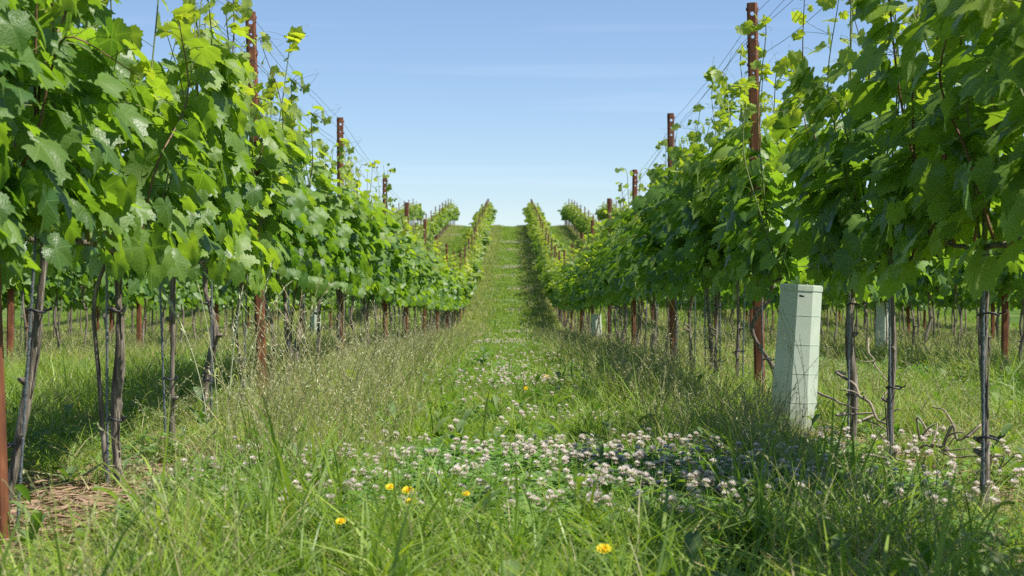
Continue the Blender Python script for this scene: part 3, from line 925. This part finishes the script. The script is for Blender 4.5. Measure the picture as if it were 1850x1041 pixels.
def scatter(name, pts, idx, rot, scl, col, label, cat):
    me = bpy.data.meshes.new(name)
    me.vertices.add(len(pts)); me.vertices.foreach_set('co', np.asarray(pts, np.float32).ravel())
    a = me.attributes.new('idx', 'INT', 'POINT'); a.data.foreach_set('value', np.asarray(idx, np.int32))
    a = me.attributes.new('rot', 'FLOAT_VECTOR', 'POINT'); a.data.foreach_set('vector', np.asarray(rot, np.float32).ravel())
    a = me.attributes.new('scl', 'FLOAT_VECTOR', 'POINT'); a.data.foreach_set('vector', np.asarray(scl, np.float32).ravel())
    o = link(name, me)
    ng = bpy.data.node_groups.new(name, 'GeometryNodeTree')
    ng.interface.new_socket('Geometry', in_out='INPUT', socket_type='NodeSocketGeometry')
    ng.interface.new_socket('Geometry', in_out='OUTPUT', socket_type='NodeSocketGeometry')
    nn, L = ng.nodes, ng.links
    gi, go = nn.new('NodeGroupInput'), nn.new('NodeGroupOutput')
    ci = nn.new('GeometryNodeCollectionInfo'); ci.inputs['Collection'].default_value = col
    ci.inputs['Separate Children'].default_value = True; ci.inputs['Reset Children'].default_value = True
    ip = nn.new('GeometryNodeInstanceOnPoints'); ip.inputs['Pick Instance'].default_value = True
    def na(nm, ty):
        n = nn.new('GeometryNodeInputNamedAttribute'); n.data_type = ty; n.inputs['Name'].default_value = nm
        return n.outputs['Attribute']
    L.new(gi.outputs[0], ip.inputs['Points']); L.new(ci.outputs[0], ip.inputs['Instance'])
    L.new(na('idx', 'INT'), ip.inputs['Instance Index'])
    er = nn.new('FunctionNodeEulerToRotation'); L.new(na('rot', 'FLOAT_VECTOR'), er.inputs[0])
    L.new(er.outputs[0], ip.inputs['Rotation']); L.new(na('scl', 'FLOAT_VECTOR'), ip.inputs['Scale'])
    L.new(ip.outputs[0], go.inputs[0])
    md = o.modifiers.new('scatter', 'NODES'); md.node_group = ng
    return tag(o, label, cat, kind='stuff')

grg = np.random.default_rng(21)
def mk(fn, n, mats):
    out = []
    for k in range(n):
        mb = MB(); fn(mb, np.random.default_rng(grg.integers(1 << 30))); out.append(mb.mesh('tuft', mats))
    return out
# near: fine blades; mid and far: the same plants, sparser and broader blades for their distance
S_SHORT = mk(lambda m, g: blades(m, g, 46, .085, .05, .13, .0036, .05, 3, .7), 5, [M_GRASS, M_SEED])
S_MED = mk(lambda m, g: blades(m, g, 44, .075, .10, .27, .0042, .10, 4, .8), 6, [M_GRASS, M_SEED])
def tallf(m, g):
    blades(m, g, 34, .075, .12, .33, .0036, .22, 4, .9)
    for _ in range(3): seed_stalk(m, g, (g.normal(0, .04), g.normal(0, .04), 0), g.uniform(.22, .42), g.uniform(.03, .16), .0018, big=.75)
def coarse(m, g):
    blades(m, g, 7, .06, .16, .34, .0078, .0, 4, 1.2)
    blades(m, g, 14, .08, .08, .22, .0050, .12, 4, 1.1)
S_COARSE = mk(coarse, 5, [M_GRASS, M_SEED])
def fescue(m, g):
    blades(m, g, 12, .06, .08, .2, .003, .3, 3, .9)
    for _ in range(7): seed_stalk(m, g, (g.normal(0, .05), g.normal(0, .05), 0), g.uniform(.30, .58), g.uniform(.05, .22), .0019, 0, 1, .68)
S_STALK = mk(fescue, 4, [M_GRASS, M_PALE])
S_DEAD = mk(lambda m, g: blades(m, g, 30, .09, .05, .20, .0038, .85, 3, 1.6), 4, [M_GRASS, M_SEED])
S_TALL = mk(tallf, 5, [M_GRASS, M_SEED])
S_MIDG = mk(lambda m, g: blades(m, g, 60, .17, .05, .13, .009, .08, 2, .8), 4, [M_GRASS, M_SEED])
def midt(m, g):
    blades(m, g, 56, .16, .09, .31, .007, .25, 3, .9)
    for _ in range(3): seed_stalk(m, g, (g.normal(0, .08), g.normal(0, .08), 0), g.uniform(.22, .42), g.uniform(.03, .16), .003, big=.85)
S_MIDT = mk(midt, 4, [M_GRASS, M_SEED])
S_FARG = mk(lambda m, g: blades(m, g, 70, .34, .05, .12, .020, .03, 2, .8), 3, [M_GRASS, M_SEED])
S_FART = mk(lambda m, g: blades(m, g, 60, .30, .08, .24, .018, .28, 2, .8), 3, [M_GRASS, M_SEED])
def herb(m, g):
    n = int(g.integers(5, 10)); up = g.uniform(.4, 1.6)
    for k in range(n):
        a = 2.4 * k + g.normal(0, .3); L = g.uniform(.05, .12); w = L * g.uniform(.10, .2)
        d = nrm(np.array([math.cos(a), math.sin(a), up])); sd = np.array([-math.sin(a), math.cos(a), 0])
        t = np.linspace(0, 1, 6); c = d * (t * L)[:, None] - np.array([0, 0, 1]) * (.4 * L * t ** 2.2)[:, None] + [0, 0, .02 * k * g.random()]
        ww = (w * np.sin(np.clip(t, .02, .98) * math.pi) ** .7)[:, None]
        V = np.concatenate([c - sd * ww + [0, 0, w * .3], c, c + sd * ww + [0, 0, w * .3]]); i = np.arange(5)
        m.add(V, np.vstack([np.stack([i, i + 6, i + 7, i + 1], -1), np.stack([i + 6, i + 12, i + 13, i + 7], -1)]), 0, at=(g.random() * .6, g.random() * .4, 0))
S_HERB = mk(herb, 6, [M_WEED])
allg = S_SHORT + S_MED + S_TALL + S_MIDG + S_MIDT + S_FARG + S_FART + S_HERB + S_COARSE + S_DEAD + S_STALK
cg = src('grass_tufts', allg)
off = np.cumsum([0, 5, 6, 5, 4, 4, 3, 3, 6, 5, 4, 4])   # start index of each family

def noise2(x, y, s=1.0):
    return (np.sin(x * 1.9 * s + 1.3 * np.sin(y * .8 * s)) + np.sin(y * 1.6 * s + 1.7 * np.sin(x * 1.1 * s + 2)) + np.sin((x + y) * 2.7 * s + 1)) / 3

def rowdist(x, y):
    d = np.full(np.shape(x), 9.0); 
    for r in (-5, -4, -3, -2, -1, 1, 2, 3, 4, 5): d = np.minimum(d, np.abs(x - row_x(r, y)))
    return d

P, I, RO, SCL = [], [], [], []
def strew(d0, d1, dens, fams, xlim):
    """fams(x, y, rowdistance) -> family (0..6) array, height scale array, keep probability array"""
    A = 0; ys = []
    n = int(dens * (d1 - d0) * 2 * xlim(d1))
    y = grg.uniform(d0, d1, n); x = grg.uniform(-1, 1, n) * xlim(d1)
    k = np.abs(x) < xlim(y); x, y = x[k], y[k]
    rd = rowdist(x, y)
    fam, hs, keep = fams(x, y, rd)
    k = grg.random(len(x)) < keep; x, y, fam, hs = x[k], y[k], fam[k], hs[k]
    cnt = np.diff(off)
    idx = off[fam] + (grg.random(len(x)) * cnt[fam]).astype(int)
    z = gnd(x, y)
    P.append(np.stack([x, y, z], -1)); I.append(idx)
    RO.append(np.stack([grg.normal(0, .06, len(x)), grg.normal(0, .06, len(x)), grg.uniform(0, 6.28, len(x))], -1))
    s = grg.uniform(.85, 1.2, len(x))
    SCL.append(np.stack([s, s, s * hs], -1))

def soilpatch(x, y):
    """bare, strawy ground under the near end of the rows"""
    l = np.exp(-((x + 1.28) / .42) ** 2 - ((y - 4.75) / .95) ** 2)
    r = np.exp(-((x - 1.42) / .32) ** 2 - ((y - 5.7) / .8) ** 2) * .6
    return np.maximum(l, r)
def clover_zone(x, y):
    c = np.exp(-((x - .18) / .62) ** 4 - ((y - 4.95) / 1.0) ** 4)
    return c
def fam_near(x, y, rd):
    nz = noise2(x, y, 2.2) * .5 + grg.normal(0, .35, len(x))
    fam = np.where(rd < .75 + .15 * nz, 2, 0)
    fam = np.where((rd < 1.0) & (fam == 0) & (nz > .0), 1, fam)
    fam = np.where((fam == 0) & (nz > .55), 1, fam)
    fam = np.where((y < 4.4) & (grg.random(len(x)) < .6), 1, fam)
    fam = np.where((rd < .35) & (grg.random(len(x)) < .5), 1, fam)
    fam = np.where((x < -1.5) & (grg.random(len(x)) < .75), 1, fam)
    cz = clover_zone(x, y)
    fam = np.where((cz > .5) & (grg.random(len(x)) < .8), 0, fam)
    fam = np.where(grg.random(len(x)) < .13, 7, fam)
    u = grg.random(len(x))
    fam = np.where((u < np.where(y < 4.9, .30, .07)) & (fam != 7), 8, fam)
    fam = np.where((u > np.where(rd < .95, .84, .95)) & (fam != 7), 9, fam)
    lf = (x < -.35) & (x > -1.45) & (y > 4.6); rt = (x > .75) & (x < 1.3) & (y > 6.5)
    fam = np.where((lf & (grg.random(len(x)) < .16)) | (rt & (grg.random(len(x)) < .06)), 10, fam)
    hs = grg.uniform(.75, 1.15, len(x)) * np.where(fam == 2, np.where(rd < .3, .7, .82), 1.0)
    hs *= np.where((x > 1.0) & (y < 6.6), .55, 1.0) * np.where((x < -1.1) & (x > -1.85) & (y < 10.5), .55, 1.0)
    hs *= np.where(np.abs(x) < .5, .85, 1.0)
    hs = np.where(np.hypot(x - 1.25, y - 7.15) < .38, .45, hs)
    hs = np.where((x < -.85) & (y > 3.0) & (y < 5.6), hs * .42, hs)
    hs = np.where(fam == 7, grg.uniform(.8, 1.3, len(x)), hs)
    keep = 1 - .93 * soilpatch(x, y)
    keep = keep * np.where(cz > .5, .62, 1.0) * np.where(rd < .25, .6, 1.0)
    return fam.astype(int), hs, keep
def fam_mid(x, y, rd):
    nz = noise2(x, y, 1.2) * .6 + grg.normal(0, .3, len(x))
    fam = np.where(rd < .82 + .12 * nz, 4, 3)
    return fam.astype(int), grg.uniform(.65, 1.0, len(x)) * np.where(rd < .3, .8, 1.0), np.where(rd < .2, .7, 1.0)
def fam_far(x, y, rd):
    nz = grg.normal(0, .3, len(x))
    fam = np.where(rd < .80 + .12 * nz, 6, 5)
    return fam.astype(int), grg.uniform(.7, 1.1, len(x)), np.ones(len(x))
strew(1.6, 6.0, 120, fam_near, lambda y: .6 + .36 * y)
strew(6.0, 11.5, 85, fam_near, lambda y: .6 + .36 * y)
strew(11.5, 30, 22, fam_mid, lambda y: .6 + .36 * y)
strew(30, 62, 7, fam_far, lambda y: np.minimum(.6 + .36 * y, 15.0))
strew(62, 128, 7, fam_far, lambda y: y * 0 + 10.0)
P, I, RO, SCL = map(np.concatenate, (P, I, RO, SCL))
scatter('grass', P, I, RO, SCL, cg, 'meadow grass, short on the path and tall and pale beside the vines', 'grass')

# clover foliage, plus low broad-leaved herbs
S_CL = mk(lambda m, g: clover_leaves(m, g, 34, .085, .03, .09, .011), 4, [M_CLOVER])
S_CLM = mk(lambda m, g: clover_leaves(m, g, 34, .16, .03, .10, .020), 3, [M_CLOVER])
cc = src('clover_tufts', S_CL + S_CLM)
n = 3600
y = grg.uniform(2.4, 30, n) ; y = 2.4 + (y - 2.4) ** 2 / 27.6
x = grg.uniform(-1, 1, n) * (.6 + .36 * y)
pr = .12 + .88 * clover_zone(x, y) + .25 * (noise2(x, y, 1.7) > .35)
pr = np.where((rowdist(x, y) < .5) & (y > 6.4), .1, pr) * (1 - soilpatch(x, y))
k = grg.random(n) < pr; x, y = x[k], y[k]
n2 = 1100; y2 = grg.uniform(3.8, 6.1, n2); x2 = grg.uniform(-1.0, 1.25, n2)
k = grg.random(n2) < clover_zone(x2, y2) + .25; x = np.concatenate([x, x2[k]]); y = np.concatenate([y, y2[k]])
idx = np.where(y < 10, grg.integers(0, 4, len(x)), grg.integers(4, 7, len(x)))
s = grg.uniform(.8, 1.25, len(x))
scatter('clover_leaves', np.stack([x, y, gnd(x, y)], -1), idx, np.stack([x * 0, x * 0, grg.uniform(0, 6.28, len(x))], -1), np.stack([s, s, s], -1), cc, 'low green clover leaves filling the sward', 'clover')

# ------------------------------------------------------------------ clover blooms
def clover_head(seed, fade=0.0):
    rg = np.random.default_rng(seed); mb = MB()
    n = 46
    for k in range(n):
        f = (k + .5) / n
        phi = math.acos(1 - 1.45 * f); th = k * 2.39996
        d = np.array([math.sin(phi) * math.cos(th), math.sin(phi) * math.sin(th), math.cos(phi)])
        d = nrm(d + [0, 0, .35 if f < .75 else -.7 * fade - .1])
        c = d * .0035
        L = .0085 * rg.uniform(.85, 1.15)
        e = nrm(np.cross(d, [0.1, .2, 1])) * .0017; u = np.cross(d, e)
        tipc = rg.uniform(.8, 1.0) * (1.0 if f < .72 else .35)
        V = np.array([c, c + d * L * .6 + e, c + d * L + u * .6, c + d * L * .6 - e, c + d * L * .55 + u * 1.2])
        mb.add(V, np.array([[0, 1, 2], [0, 2, 3], [0, 1, 4], [0, 4, 3]]), 0, at=np.array([[.12, 0, 0], [tipc, 0, 0], [1 * tipc, 0, 0], [tipc, 0, 0], [tipc, 0, 0]]))
    return mb
def clover_stem():
    mb = MB(); tube(mb, np.array([[0, 0, -1], [.02, .01, -.5], [0, 0, 0]]) * [.3, .3, 1], .0011, 4, 0, at=(.6, .3, .1)); return mb
HEADS = [clover_head(k, [.0, .4, 1.0][k % 3]) for k in range(5)]
HEAD_ME = [h.mesh('flower_head', [M_PETAL]) for h in HEADS]
STEM_ME = clover_stem().mesh('stem', [M_CLOVER])
frg = np.random.default_rng(31)
fl = []
def fpatch(n, x0, x1, y0, y1, cx=None, power=1.0):
    for _ in range(n):
        fl.append((frg.uniform(x0, x1), y0 + (y1 - y0) * frg.random() ** power))
# the dense drift, thickest right of the middle, and its stragglers
for _ in range(250):
    y_ = frg.uniform(4.35, 5.75); x_ = frg.normal(.42, .33)
    if frg.random() < .35: x_ = frg.uniform(-.55, 1.0)
    fl.append((x_, y_))
fpatch(46, -.62, .7, 3.85, 4.6)
fpatch(26, .75, 1.45, 4.0, 5.2)
fpatch(22, -1.0, -.45, 4.2, 6.2)
fpatch(26, -.05, .48, 7.0, 7.5)
fpatch(20, -.25, .45, 6.2, 8.8)
for _ in range(620):
    y_ = frg.uniform(3.9, 6.0); x_ = frg.normal(.40, .50) if frg.random() < .6 else frg.uniform(-.9, 1.7)
    if frg.random() < .35 + .65 * (noise2(x_ * 3, y_ * 3) > -.1): fl.append((x_, y_))
fl.sort(key=lambda f: f[1])
def bloom(x, y, parts):
    z = float(gnd(x, y)); h = float(frg.uniform(.085, .15)); s = float(frg.uniform(.95, 1.4))
    me = HEAD_ME[int(frg.integers(5))]
    o = link('clover_bloom', None, loc=(x, y, z + h))
    hd = link('flower_head', me, o); hd.scale = (s,) * 3
    hd.rotation_euler = (float(frg.normal(0, .25)), float(frg.normal(0, .25)), float(frg.uniform(0, 6)))
    st = link('stem', STEM_ME, o); st.scale = (1, 1, h)
    tag(o, 'white clover bloom with pinkish base in the foreground sward', 'clover bloom', 'white clover blooms in the foreground')
keep_ = sorted(frg.permutation(len(fl))[:300]); fl = [fl[i] for i in keep_] + [f for i, f in enumerate(fl) if i not in set(keep_)]
for x_, y_ in fl[:300]: bloom(x_, y_, True)
# blooms past the first three hundred and in the far drifts across the path
bs = src('bloom_heads', HEAD_ME)
bx, by = [f[0] for f in fl[300:]], [f[1] for f in fl[300:]]
def ground_y(py):
    d = 10.0
    while d < 120:
        if (EYE - gnd(0, d)) / d * FPX + 520.5 <= py: return d
        d += .1
    return d
for py, xa, xb, n_, th in ((742, -.3, .5, 60, .35), (702, -.35, .25, 50, .5), (668, -.2, .7, 40, .8), (630, -.75, .25, 260, 1.6), (607, -.2, .3, 110, 1.5), (567, -.3, .2, 60, 1.5),
                       (527, -.1, .75, 200, 1.2), (503, -.4, .3, 120, 1.2), (487, -.5, .3, 260, 1.3), (455, -.6, .6, 120, 1.5), (441, -.7, .6, 300, 1.4), (428, -4.0, -2.4, 240, 1.6), (470, -.8, .8, 100, 6)):
    d = ground_y(py)
    k = 1.0
    for _ in range(int(n_ * (.5 if py < 640 else 1.6))):
        by.append(d + frg.normal(0, th * (.35 if d > 15 else .8))); bx.append(frg.normal((xa + xb) / 2, (xb - xa) * .42))
for _ in range(400):
    y_ = frg.uniform(8, 60); bx.append(frg.uniform(-.8, .8) if frg.random() < .5 else frg.uniform(-8, 8)); by.append(y_)
bx, by = np.array(bx), np.array(by)
hx = frg.uniform(0, 1, len(bx)); s = np.where(by > 20, np.interp(by, [20, 90], [1.2, 2.0]), 1.1) * frg.uniform(.75, 1.05, len(bx))
scatter('clover_blooms', np.stack([bx, by, gnd(bx, by) + frg.uniform(.09, .15, len(bx))], -1), frg.integers(0, 5, len(bx)),
        np.stack([bx * 0, bx * 0, frg.uniform(0, 6, len(bx))], -1), np.stack([s, s, s], -1), bs, 'drifts of smaller white clover blooms massed through the sward and along the path', 'clover')

# ------------------------------------------------------------------ yellow composite flowers
def yellow_head():
    mb = MB(); rg = np.random.default_rng(2)
    for ring, (nr, L, up) in enumerate(((18, .016, .25), (15, .012, .6), (10, .008, 1.4))):
        for k in range(nr):
            a = 6.283 * k / nr + ring * .2 + rg.normal(0, .05)
            d = nrm(np.array([math.cos(a), math.sin(a), up])); e = np.array([-math.sin(a), math.cos(a), 0]) * .0021
            V = np.array([d * .001 - e * .4, d * L * .7 - e, d * L - e * .7, d * L + e * .7, d * L * .7 + e, d * .001 + e * .4])
            t = .5 + .5 * rg.random()
            mb.add(V, np.array([[0, 1, 4, 5], [1, 2, 3, 4]]), 0, at=(t if ring < 2 else .2, 0, 0))
    return mb.mesh('flower_head', [M_YELLOW])
YH = yellow_head()
YEL = [(705, 888, 1.0, 'yellow flower above the clover drift, left of a pair'), (737, 893, 1.2, 'fullest yellow flower above two others in the clover drift'),
       (741, 914, 1.0, 'yellow flower lowest of the close three in the clover drift'), (616, 952, .9, 'lone yellow flower low in the grass left of the clover drift'),
       (1091, 990, 1.2, 'large lone yellow flower at the bottom edge of the picture'), (987, 682, 1.5, 'yellow flower on the path behind the clover, larger of the far ones'),
       (950, 703, 1.2, 'small yellow flower on the path behind the clover, nearer of the far ones'), (842, 896, .8, 'tiny yellow flower among clover blooms in the drift')]
for px, py, s, lb in YEL:
    h = .12
    dz = -(py - 520.5) / FPX; d = 2.5
    while EYE + dz * d > float(gnd(0, d)) + h: d += .01
    x = (px - 925) / FPX * d; z = float(gnd(x, d))
    o = link('yellow_flower', None, loc=(x, d, z + h))
    hd = link('flower_head', YH, o); s *= .85; hd.scale = (s, s, s); hd.rotation_euler = (R(32), 0, 0)
    st = link('stem', STEM_ME, o); st.scale = (1.4, 1.4, h)
    tag(o, lb, 'yellow flower', 'yellow flowers in the sward')

# ------------------------------------------------------------------ broad-leaved weeds, tall seeding stalks, prunings
def broad_weed(px, py, n, L, h, label, seed, young=.0, upright=.6, cat='weed'):
    rg = np.random.default_rng(seed); mb = MB(); ms = MB()
    p = gp(px, py)
    o = link('weed', None, loc=tuple(p))
    for k in range(n):
        a = 2.4 * k + rg.normal(0, .3); up = upright * rg.uniform(.6, 1.4)
        zb = h * (k / max(n - 1, 1)) * .7
        d = np.array([math.cos(a), math.sin(a), up]); d /= np.linalg.norm(d)
        side = np.array([-math.sin(a), math.cos(a), 0]); ll = L * rg.uniform(.7, 1.15)
        t = np.linspace(0, 1, 8)
        c = np.array([0, 0, zb])[None] + d[None] * (t * ll)[:, None] - np.array([0, 0, 1])[None] * (.45 * ll * t ** 2.2)[:, None]
        w = ll * .30 * np.sin(np.clip(t * 1.0, 0, 1) ** .8 * math.pi) ** .8 + .002
        V = np.concatenate([c - side * w[:, None] / 1 * .5 + [0, 0, .006], c, c + side * w[:, None] * .5 + [0, 0, .006]])
        i = np.arange(7); F = np.vstack([np.stack([i, i + 8, i + 9, i + 1], -1), np.stack([i + 8, i + 16, i + 17, i + 9], -1)])
        V[:8, 2] += .12 * w; V[16:, 2] += .12 * w
        mb.add(V, F, 0, at=(rg.random(), young * rg.uniform(.7, 1), 0))
    tube(ms, np.array([[0, 0, -.02], [.005, 0, h * .5], [0, .005, h * .8]]), [.005, .004, .002], 6, 0, at=(.5, .5, 0))
    link('leaves', mb.mesh('leaves', [M_WEED]), o); link('stem', ms.mesh('stem', [M_CANE]), o)
    tag(o, label, cat, 'broad-leaved weeds in the grass')
broad_weed(418, 890, 7, .13, .12, 'broad-leaved green weed low in the grass below the left tall post', 1)
broad_weed(712, 812, 7, .12, .18, 'dark green upright weed at the left end of the clover drift', 2, upright=1.5)
broad_weed(640, 742, 9, .17, .26, 'yellowish green tall weed with long leaves left of the path', 3, young=.8, upright=1.3)
broad_weed(1210, 935, 6, .10, .04, 'low dark green dock leaves at the right of the clover drift', 4, upright=.5)
broad_weed(985, 910, 5, .10, .07, 'wide grey green dock leaf cluster amid the clover drift', 5, upright=.5)
broad_weed(1582, 745, 6, .16, .14, 'spreading green weed behind the slim vine right of the tube', 6, upright=.7)
broad_weed(1045, 700, 6, .15, .14, 'flat green weed at the right edge of the path beyond the clover', 7, upright=.6)
broad_weed(873, 668, 7, .22, .22, 'leafy green weed on the far left side of the path', 8, upright=1.2)
broad_weed(1160, 1010, 7, .07, .03, 'low green dock at the bottom right of the clover drift', 9, upright=.5)
broad_weed(1800, 540, 3, .1, .05, 'pale green sprig hanging by the near right trunk', 10) if False else None

def tall_stalk(px, py, h, lean, az, label, seed):
    rg = np.random.default_rng(seed); o = link('grass_stalk', None, loc=tuple(gp(px, py)))
    ms, mh, ml = MB(), MB(), MB()
    t = np.linspace(0, 1, 14); dx = np.array([math.cos(az), math.sin(az)])
    c = np.stack([lean * dx[0] * t ** 2, lean * dx[1] * t ** 2, h * t - .25 * lean * t ** 3], -1)
    tube(ms, c, np.linspace(.0024, .0013, 14), 5, 0)
    for q in range(30):
        f = 9 + 4 * q / 29; i = min(int(f), 12); p = c[i] + (c[i + 1] - c[i]) * (f - i)
        ax = nrm(c[i + 1] - c[i]); s = 1 if q % 2 else -1
        d = nrm(ax * 1.0 + s * np.array([dx[1], -dx[0], 0]) * .55 + rg.normal(0, .15, 3))
        e = nrm(np.cross(d, rg.normal(0, 1, 3))) * .0040
        V = np.array([p, p + d * .012 + e, p + d * .032, p + d * .012 - e]); mh.add(V, np.array([[0, 1, 2, 3]]), 0)
    for _ in range(3):
        i = int(rg.integers(2, 7)); a = rg.uniform(0, 6.28); u = np.array([math.cos(a), math.sin(a), .9]); tt = np.linspace(0, 1, 6); L = .2
        cc_ = c[i] + u * (tt * L)[:, None] - np.array([0, 0, 1]) * (.22 * tt ** 2)[:, None]
        sd = np.array([-math.sin(a), math.cos(a), 0]) * .003
        w = np.array([1, 1, .9, .7, .4, .05])[:, None]
        V = np.vstack([cc_ - sd * w, cc_ + sd * w]); k = np.arange(5)
        ml.add(V, np.stack([k, k + 6, k + 7, k + 1], -1), 0, at=(.6, .4, .3))
    link('stem', ms.mesh('stem', [M_PALE]), o); link('seed_head', mh.mesh('seed_head', [M_PALE]), o); link('blade', ml.mesh('blade', [M_GRASS]), o)
    tag(o, label, 'grass stalk', 'tall seeding grass stalks at the foot of the left row')
tall_stalk(395, 815, .95, .16, 3.3, 'tallest pale grass stalk, its seed head against the leaves left of the post', 1)
tall_stalk(425, 800, .72, .22, .2, 'pale seeding grass stalk arching right toward the left tall post', 2)
tall_stalk(450, 790, .78, .10, .3, 'pale grass stalk whose seed head crosses the left tall post', 3)
tall_stalk(378, 830, .70, .20, 2.9, 'pale grass stalk bending left under the leaves', 4)
tall_stalk(410, 850, .66, .08, 1.0, 'shorter pale grass stalk standing straight amid the taller ones', 5)

def pruning(p0, p1, sag, rad, label, seed, forks=2, kink=.02):
    rg = np.random.default_rng(seed); mb = MB()
    a, b = np.array(p0, float), np.array(p1, float)
    m = 8; t = np.linspace(0, 1, m)[:, None]
    pts = a + (b - a) * t + rg.normal(0, kink, (m, 3)); pts[:, 2] += sag * np.sin(t[:, 0] * math.pi)
    org = pts[0].copy(); pts = pts - org
    path = curve(pts, 26); tube(mb, path, np.linspace(rad, rad * .5, 26), 7, 0, lump=.06, rng=rg)
    for k in range(forks):
        i = int(rg.integers(8, 20)); d = nrm(nrm(path[i + 1] - path[i]) + rg.normal(0, .7, 3)); L = rg.uniform(.08, .22)
        d[2] = abs(d[2]) * .5
        q = np.array([path[i], path[i] + d * L * .5 + rg.normal(0, .01, 3), path[i] + d * L]); tube(mb, curve(q, 8), np.linspace(rad * .6, rad * .25, 8), 5, 0)
    o = link('pruned_branch', mb.mesh('pruned_branch', [M_TWIG]), loc=tuple(org))
    tag(o, label, 'pruned branch', 'dry vine prunings under the right row')
def W(px, py, d): return np.array([(px - 925) / FPX * d, d, EYE - (py - 520.5) / FPX * d])
pruning(W(1478, 710, 6.9), W(1552, 742, 6.2), .0, .006, 'cut brown stick slanting down beside the slim vine', 1, 0, .004)
pruning(W(1525, 672, 6.5), W(1615, 800, 5.8), .02, .007, 'long dry branch leaning between the slim vine and dark trunk', 2, 3)
pruning(W(1510, 750, 6.4), W(1600, 790, 5.9), .05, .005, 'pale looped cane bent over near the slim vine foot', 3, 1)
pruning(W(1690, 822, 5.4), W(1760, 786, 5.2), .04, .007, 'brown branch arching toward the thick gnarled vine', 4, 2)
pruning(W(1640, 815, 5.6), W(1785, 818, 5.2), .01, .005, 'thin pale cane lying flat left of the gnarled vine', 5, 2)
pruning(W(1655, 770, 5.7), W(1695, 805, 5.3), .02, .004, 'short dry twig slanting right of the dark trunk', 6, 1)
pruning(W(1570, 610, 7.2), W(1612, 720, 6.6), -.02, .004, 'thin curly dead shoot rising by the slim vine', 7, 2)
pruning(W(1545, 850, 5.3), W(1640, 838, 5.4), .03, .006, 'weathered branch half buried in clover before the dark trunk', 8, 2)
pruning(W(1770, 838, 4.9), W(1825, 850, 4.7), .01, .004, 'thin twig on the ground right of the gnarled vine foot', 9, 1)
pruning(W(165, 850, 5.3), W(245, 835, 5.2), .02, .003, 'pale dry twig on the bare soil left of the path', 10, 2) 

# straw and bark litter on the bare soil under the rows
mb = MB(); rg = np.random.default_rng(4)
for _ in range(6000):
    side = rg.random()
    if side < .72: x, y = rg.normal(-1.28, .30), rg.normal(4.75, .65)
    else: x, y = rg.normal(1.45, .26), rg.normal(5.7, .8)
    z = float(gnd(x, y)) + rg.uniform(.002, .022); a = rg.uniform(0, 6.28); L = rg.uniform(.015, .06); w = rg.uniform(.0008, .0022)
    u = np.array([math.cos(a), math.sin(a), rg.normal(0, .15)]) * L; v = np.array([-math.sin(a), math.cos(a), 0.3]) * w
    c = np.array([x, y, z])
    mb.add([c - u - v, c - v, c + u - v, c + u + v, c + v + [0, 0, .004], c - u + v], np.array([[0, 1, 4, 5], [1, 2, 3, 4]]))
tag(link('straw_litter', mb.mesh('straw_litter', [M_STRAW])), 'dry straw and bark litter on bare soil under the vines', 'litter', kind='stuff')
